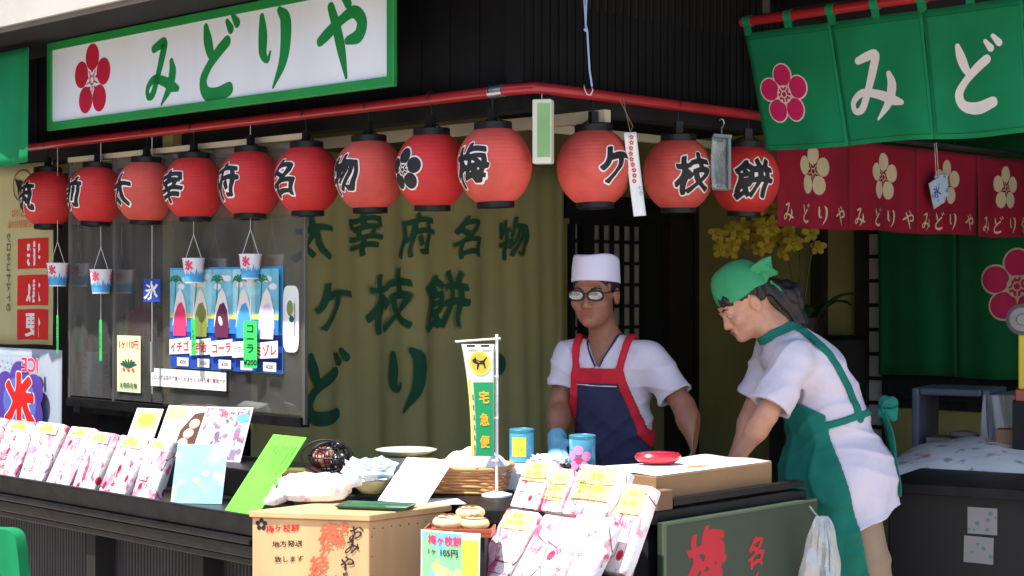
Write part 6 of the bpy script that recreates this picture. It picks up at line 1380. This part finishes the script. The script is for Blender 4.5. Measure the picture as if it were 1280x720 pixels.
edge = np.minimum(band_sd(x, z, [bib[0], bib[9], bib[8], bib[7]], .03), np.minimum(band_sd(x, z, [bib[1], bib[2], bib[3], bib[4]], .03), poly_sd(x, z, [(cx - .1, zt_ + .008), (cx + .098, zt_ + .008), (cx + .1, zt_ - .05), (cx - .102, zt_ - .05)])))
sdf_obj("trim", np.maximum(np.maximum(np.maximum(To - .0145, edge), front - .03), -(To + .002)), lo2, h2, apron_red, ap_o)
strap = np.minimum(band_sd(x, z, [(cx - .088, zt_ - .005), (cx - .1, nk[2] + .05)], .026), band_sd(x, z, [(cx + .088, zt_ - .005), (cx + .118, nk[2] + .05)], .026))
sdf_obj("strap", np.maximum(np.maximum(np.maximum(To - .0135, strap), y - (nk[1] + .06)), -(To + .002)), lo2, h2, apron_red, ap_o)
col = np.minimum(band_sd(x, z, [(cx - .064, nk[2] + .03), (cx - .058, nk[2] + .0), (cx - .01, nk[2] - .1)], .009), band_sd(x, z, [(cx + .064, nk[2] + .03), (cx + .058, nk[2] + .0), (cx + .01, nk[2] - .1)], .009))
sdf_obj("collar_stripe", np.maximum(np.maximum(np.maximum(To - .004, col), front), -(To + .004)), lo2, h2, M("navy_stripe", S(40, 40, 84), rough=.8), man)
m = MB(); m.beam(V(cx - .082, -.4, zt_ - .056), V(cx + .082, -.4, zt_ - .056), .001, .003)
pip = np.abs(z - (zt_ - .057) + .02 * (x - cx)) - .0026
sdf_obj("piping", np.maximum(np.maximum(np.maximum(To - .0165, np.maximum(pip, np.abs(x - cx) - .084)), front), -(To + .002)), lo2, h2 * .9 if False else h2, ink_white, ap_o)
Ft = Field((-.24, -.22, .02), (.24, .24, .95), .009)
Ft.ell(pelv, (.165, .12, .12), .05)
for s in (-1, 1): Ft.cap(pelv + [s * .085, 0, -.04], np.array([s * .1, -.01, .48]), .088, .07, .04); Ft.cap(np.array([s * .1, -.01, .48]), np.array([s * .1, .03, .09]), .07, .06, .03)
sdf_obj("trousers", Ft.V, Ft.lo, .009, dark_tr, man)
Fg = Field(np.array(wrR) - .16, np.array(wrR) + .16, .004); hand_into(Fg, wrR, J(699, 580, 6.02) - wrR, (-.5, -.2, .8), .97, .35, -1); Fg.cap(wrR, wrR + (elR - wrR) * .12, .031, .034, .02)
sdf_obj("glove", Fg.V - .003, Fg.lo, .004, M("pale_blue_glove", S(110, 176, 200), rough=.4, var=.06), man)

# the woman: green headscarf, white tunic, teal apron, bending over the table
YW = R(-82); wr0 = V((1062 - CX) / F * 5.98, 5.98, 0)
wom = thing("person", "person in green headscarf, white tunic and teal apron bending over the cardboard box", "person", wr0, (0, 0, YW))
sc_w = F / 5.98
def K(px, py, l=0.): return np.array(((l), (px - 1062) / sc_w, EYE - (py - CY) / sc_w))      # side view: across, fore-aft, up
neck = K(966, 412); hcw = V(*K(927, 378)); ch_w = K(1012, 462); up_w = K(985, 432); wa = K(1034, 522); hp_w = K(1047, 588)
sL_, sR_ = K(972, 448, .155), K(978, 446, -.15); eL_, wL_ = K(934, 512, .2), K(902, 566, .15); eR_, wR_ = K(958, 514, -.19), K(930, 566, -.13)
Hw = frame(hcw, R(6), R(32), R(-3))
lo, hi = (-.3, -.62, .0), (.32, .3, 1.68); hh = .0045
B = Field(lo, hi, hh); head_into(B, Hw); B.cap(np.array(Hw @ V(0, .028, -.05)), neck, .05, .054, .04); B.cap(neck, up_w, .054, .07, .05)
def tw(Fd, g=0.):
    Qc = np.array(Matrix.Rotation(R(42), 3, 'X'))
    Fd.ell(ch_w, (.145 + g, .105 + g, .17), .06, Qc); Fd.cap(sL_ + [-.03, .0, 0], sR_ + [.03, 0, 0], .056 + g, .056 + g, .06); Fd.ell(wa, (.145 + g, .135 + g, .16), .06, np.array(Matrix.Rotation(R(25), 3, 'X'))); Fd.ell(hp_w, (.17 + g, .165 + g, .16), .07)
tw(B, -.012)
for a, e, w, d, n, sd in ((sL_, eL_, wL_, K(880, 592, .06) - wL_, (0, -.5, .8), 1), (sR_, eR_, wR_, K(905, 590, -.05) - wR_, (0, -.5, .8), -1)):
    B.cap(a, e, .046, .037, .03); B.cap(e, e + (w - e) * .35, .037, .036, .02); B.cap(e + (w - e) * .3, w, .036, .024, .03); hand_into(B, w, d, n, .88, .4, sd)
for s in (-1, 1):
    hp = hp_w + [s * .08, 0, -.06]; kn = np.array([s * .09, .02, .46]); an = np.array([s * .09, .06, .08]); B.cap(hp, kn, .08, .052, .05); B.cap(kn, an, .052, .034, .03); B.cap(an + [0, .02, -.04], an + [0, -.13, -.045], .033, .028, .03)
sdf_obj("body", B.V, lo, hh, skin_fair, wom); face_bits(wom, Hw)
# hair: fringe, sides and a low bundle behind
Q = np.array(Hw.to_3x3()); Fh = Field(np.array(hcw) - .2, np.array(hcw) + [.2, .34, .24], .0045); T = lambda *p: np.array(Hw @ V(*p))
Fh.ell(T(0, .016, .036), (.079, .097, .088), .01, Q); x, y, z = Fh.full(); n = Hw.to_3x3()
lx = lambda i: (x - hcw.x) * n[0][i] + (y - hcw.y) * n[1][i] + (z - hcw.z) * n[2][i]
hx, hy, hz = lx(0), lx(1), lx(2); ww = .003 * np.sin(hx * 240) + .002 * np.sin(hy * 260)
keep = np.minimum(hz + .07 + ww - .6 * np.clip(.03 - hy, 0, 1), np.maximum(hy - .0 + 0 * hz, hz - .028 - ww * 2)); Fh.V = np.maximum(Fh.V, -keep)
Fh.ell(T(0, -.07, .05), (.062, .022, .024), .015, Q); Fh.cap(K(958, 362), K(980, 372), .042, .056, .03); Fh.cap(K(980, 372), K(990, 402, .01), .056, .04, .03); Fh.cap(K(990, 402, .01), K(986, 428, .02), .036, .014, .03)
Fh.V += .003 * np.sin(hx * 260 + hz * 30 + hy * 40) + .002 * np.sin(hx * 120 - hy * 160); sdf_obj("hair", Fh.V, Fh.lo, .0045, hair_b, wom)
# headscarf: crown cover, tied behind with two ends
Fk = Field(np.array(hcw) - .2, np.array(hcw) + [.2, .28, .24], .004); x, y, z = Fk.full(); hx, hy, hz = lx(0), lx(1), lx(2)
Fk.ell(T(0, .016, .046), (.087, .108, .092), .01, Q); Fk.ell(T(0, .01, .1), (.06, .075, .05), .04, Q); Fk.V += .004 * np.sin(hy * 42 + hx * 26 + 1) * np.sin(hx * 33 + hz * 20) 
lower = .034 - .05 * np.clip(hy, -.02, .12) + .004 * np.sin(hy * 50) - hz
scf = sdf_obj("headscarf", np.maximum(np.maximum(Fk.V, lower), -(Fk.V + .009)), Fk.lo, .004, scarf_m, wom)
m = MB()
def tail(pts, w0, w1):
    P = [Hw @ V(*p) for p in pts]; m.sheet(lambda u, v, e: (P[0] * (1 - v) ** 2 + P[1] * 2 * v * (1 - v) + P[2] * v * v) + (Hw.to_3x3() @ V(.25, .3, 1)).normalized() * ((u - .5) * (w0 + (w1 - w0) * v)) + (Hw.to_3x3() @ V(1, 0, 0)) * (e + .006 * math.sin(v * 9 + u * 4)), 5, 8, .003)
tail([(.055, .075, .06), (.085, .115, .07), (.088, .135, .035)], .085, .01); tail([(.045, .098, .015), (.06, .125, -.03), (.055, .12, -.08)], .03, .035); tail([(.06, .04, .085), (.082, .09, .1), (.086, .135, .075)], .03, .06)
m.ball(Hw @ V(.03, .108, .012), (.022, .016, .016), 8); m.build("knot", scarf_m, scf, smooth=True)
# tunic
lo2, hi2 = (-.3, -.44, .6), (.32, .34, 1.46); h2 = .005
Fs = Field(lo2, hi2, h2); tw(Fs, .008); hem = K(1072, 648); hb_ = hem
Fs.cap(up_w, neck + (neck - up_w) * .35, .078, .061, .05); Fs.ell(hp_w + [0, .01, -.02], (.185, .19, .16), .06); Fs.cap(hp_w + [0.05, .015, -.02], hp_w + [0.06, .035, -.2], .13, .155, .07); Fs.cap(hp_w + [0, .04, -.05], hp_w + [0, .085, -.3], .15, .155, .07); Fs.cap(hp_w + [-.05, .015, -.02], hp_w + [-.06, .035, -.2], .13, .165, .07)
for a, e, k in ((sL_, eL_, .86), (sR_, eR_, .8)): q = a + (e - a) * k; Fs.cap(a, q, .062, .074, .05)
x, y, z = Fs.full(); Fs.V += wave(Fs, .003, 2.1) + folds(Fs, .016, .6, 9., 20.) + folds(Fs, .01, 3.6, -18., 26.) + .008 * np.clip(.95 - z, 0, .3) / .3 * np.sin(np.arctan2(x, y) * 9 + z * 6); To = Fs.V.copy()
for a, e, k in ((sL_, eL_, .86), (sR_, eR_, .8)): q = a + (e - a) * k; Fs.cap(q - (e - a) * .15, q + (e - a) * .3, .052, .072, .004, True)
sh_ = Fs.V
for a, e, k in ((sL_, eL_, .86), (sR_, eR_, .8)):
    d = (e - a) / np.linalg.norm(e - a); q = a + (e - a) * k; pl_ = (x - q[0]) * d[0] + (y - q[1]) * d[1] + (z - q[2]) * d[2]; near = np.sqrt((x - q[0]) ** 2 + (y - q[1]) ** 2 + (z - q[2]) ** 2) - .1
    sh_ = np.maximum(sh_, np.where((near < 0) & (np.abs(x) > .1), pl_ + .003 * np.sin(z * 60 + y * 50), -1))
nd = (neck - up_w) / np.linalg.norm(neck - up_w); npl = (x - neck[0]) * nd[0] + (y - neck[1]) * nd[1] + (z - neck[2]) * nd[2]
sh_ = np.maximum(sh_, np.where(np.sqrt((x - neck[0]) ** 2 + (y - neck[1]) ** 2 + (z - neck[2]) ** 2) < .14, npl - .012, -1))
hemz = hem[2] + .42 * np.clip(y - .0, -.05, .3) + .004 * np.sin(np.arctan2(x, y) * 9) - z; Tw_ = np.maximum(sh_, hemz); sdf_obj("tunic", Tw_, lo2, h2, shirt_m, wom)
# apron: bib and skirt round the front, straps over the back, bow
zw = wa[2]; 
skirt_edge = lambda zz: K(1040, 0)[1] + (K(1062, 0)[1] - K(1040, 0)[1]) * np.clip((zw - zz) / .35, 0, 1)
def side(u, v): return u, v
regS = np.maximum(y - (K(1022, 0)[1] + .02 + .085 * np.clip((zw - z) / .42, 0, 1.5)), z - (zw + .028 + .25 * (y - K(1022, 0)[1]) * 0))
regB = np.maximum(poly_sd(y, z, [tuple(K(1030, 512)[1:]), tuple(K(975, 470)[1:]), tuple(K(935, 440)[1:]), tuple(K(930, 520)[1:]), tuple(K(1020, 560)[1:])]), np.abs(x) - .12)
Fa = Field(lo2, hi2, h2); Fa.V = To.copy()
low = Field((-.3, -.44, .2), (.32, .34, 1.46), .006); tw(low, .008); low.ell(hp_w + [0, .01, -.02], (.185, .19, .16), .06); low.cap(hp_w + [0, -.0, -.05], hp_w + [0, .02, -.62], .17, .2, .07)
X, Y_, Z = low.full(); low.cap(hp_w + [0.05, .015, -.02], hp_w + [0.06, .035, -.2], .13, .165, .07); low.cap(hp_w + [0, .04, -.05], hp_w + [0, .085, -.3], .15, .155, .07); low.cap(hp_w + [-.05, .015, -.02], hp_w + [-.06, .035, -.2], .13, .165, .07); low.V += wave(low, .003, 2.1) + folds(low, .016, .6, 9., 20.) + folds(low, .01, 3.6, -18., 26.) + np.minimum(0, .008 * np.clip(.95 - Z, 0, .3) / .3 * np.sin(np.arctan2(X, Y_) * 9 + Z * 6)) + folds(low, .02, 3., 8., 5.) * np.clip(1.05 - Z, 0, .2) * 5
rs = np.maximum(Y_ - (K(1014, 0)[1] + .1 * np.clip((zw - Z) / .4, 0, 1.6)), Z - (zw + .02 - .5 * (Y_ - K(1014, 0)[1])))
rb = np.maximum(poly_sd(Y_, Z, [tuple(K(1024, 532)[1:]), tuple(K(990, 515)[1:]), tuple(K(966, 480)[1:]), tuple(K(925, 445)[1:]), tuple(K(890, 520)[1:]), tuple(K(1024, 575)[1:])]), np.abs(X) - .125)
apr = sdf_obj("apron", np.maximum(np.maximum(np.maximum(low.V - .015, np.minimum(rs, rb)), .3 - Z), -(low.V + .004)), low.lo, .006, teal, wom)
st_ = np.minimum(band_sd(y, z, [tuple(K(938, 432)[1:]), tuple(K(956, 416)[1:]), tuple(K(985, 404)[1:]), tuple(K(1020, 440)[1:]), tuple(K(1045, 480)[1:]), tuple(K(1060, 520)[1:])], .03), band_sd(y, z, [tuple(K(1005, 530)[1:]), tuple(K(1052, 517)[1:]), tuple(K(1110, 508)[1:])], .026))
st1 = np.maximum(np.maximum(To - .008, st_), -(To + .003)); sdf_obj("strap", np.maximum(st1, -.02 - x), lo2, h2, teal, apr)
m = MB(); kb_ = V(*K(1090, 514)) + V(.06, .0, 0)
for dx, sg in ((.03, 1), (-.03, -1)):
    m.sheet(lambda u, v, e: kb_ + V(dx * .4 + sg * .055 * math.sin(math.pi * v) * .5 + (u - .5) * .01, .012 + .075 * math.sin(math.pi * v * .5) * math.sin(math.pi * min(1, v * 1.15)) + e, .012 + (u - .5) * (.016 + .036 * math.sin(math.pi * v)) + .045 * math.cos(math.pi * v) * math.sin(math.pi * v) + .006 * math.sin(u * 7)), 6, 14, .003)
m.ball(kb_ + V(0, .012, 0), (.016, .012, .018), 8)
for sx, ex, ey_, ez in ((.012, .02, .05, -.3), (-.01, -.03, .06, -.26)):
    m.sheet(lambda u, v, e: kb_ + V(sx + ex * v + (u - .5) * .07, .015 + ey_ * math.sin(v * 2) + e + .006 * math.sin(v * 8), ez * v), 4, 10, .003)
m.build("bow", teal, apr, smooth=True)
Ft = Field((-.26, -.24, .02), (.26, .28, 1.0), .009); Ft.ell(hp_w, (.16, .14, .13), .05)
for s in (-1, 1): Ft.cap(hp_w + [s * .08, .01, -.06], np.array([s * .095, .05, .46]), .1, .085, .04); Ft.cap(np.array([s * .095, .05, .46]), np.array([s * .095, .07, .09]), .085, .075, .03)
Ft.V += folds(Ft, .02, 2., 7., 13.); sdf_obj("trousers", Ft.V, Ft.lo, .009, trous, wom)
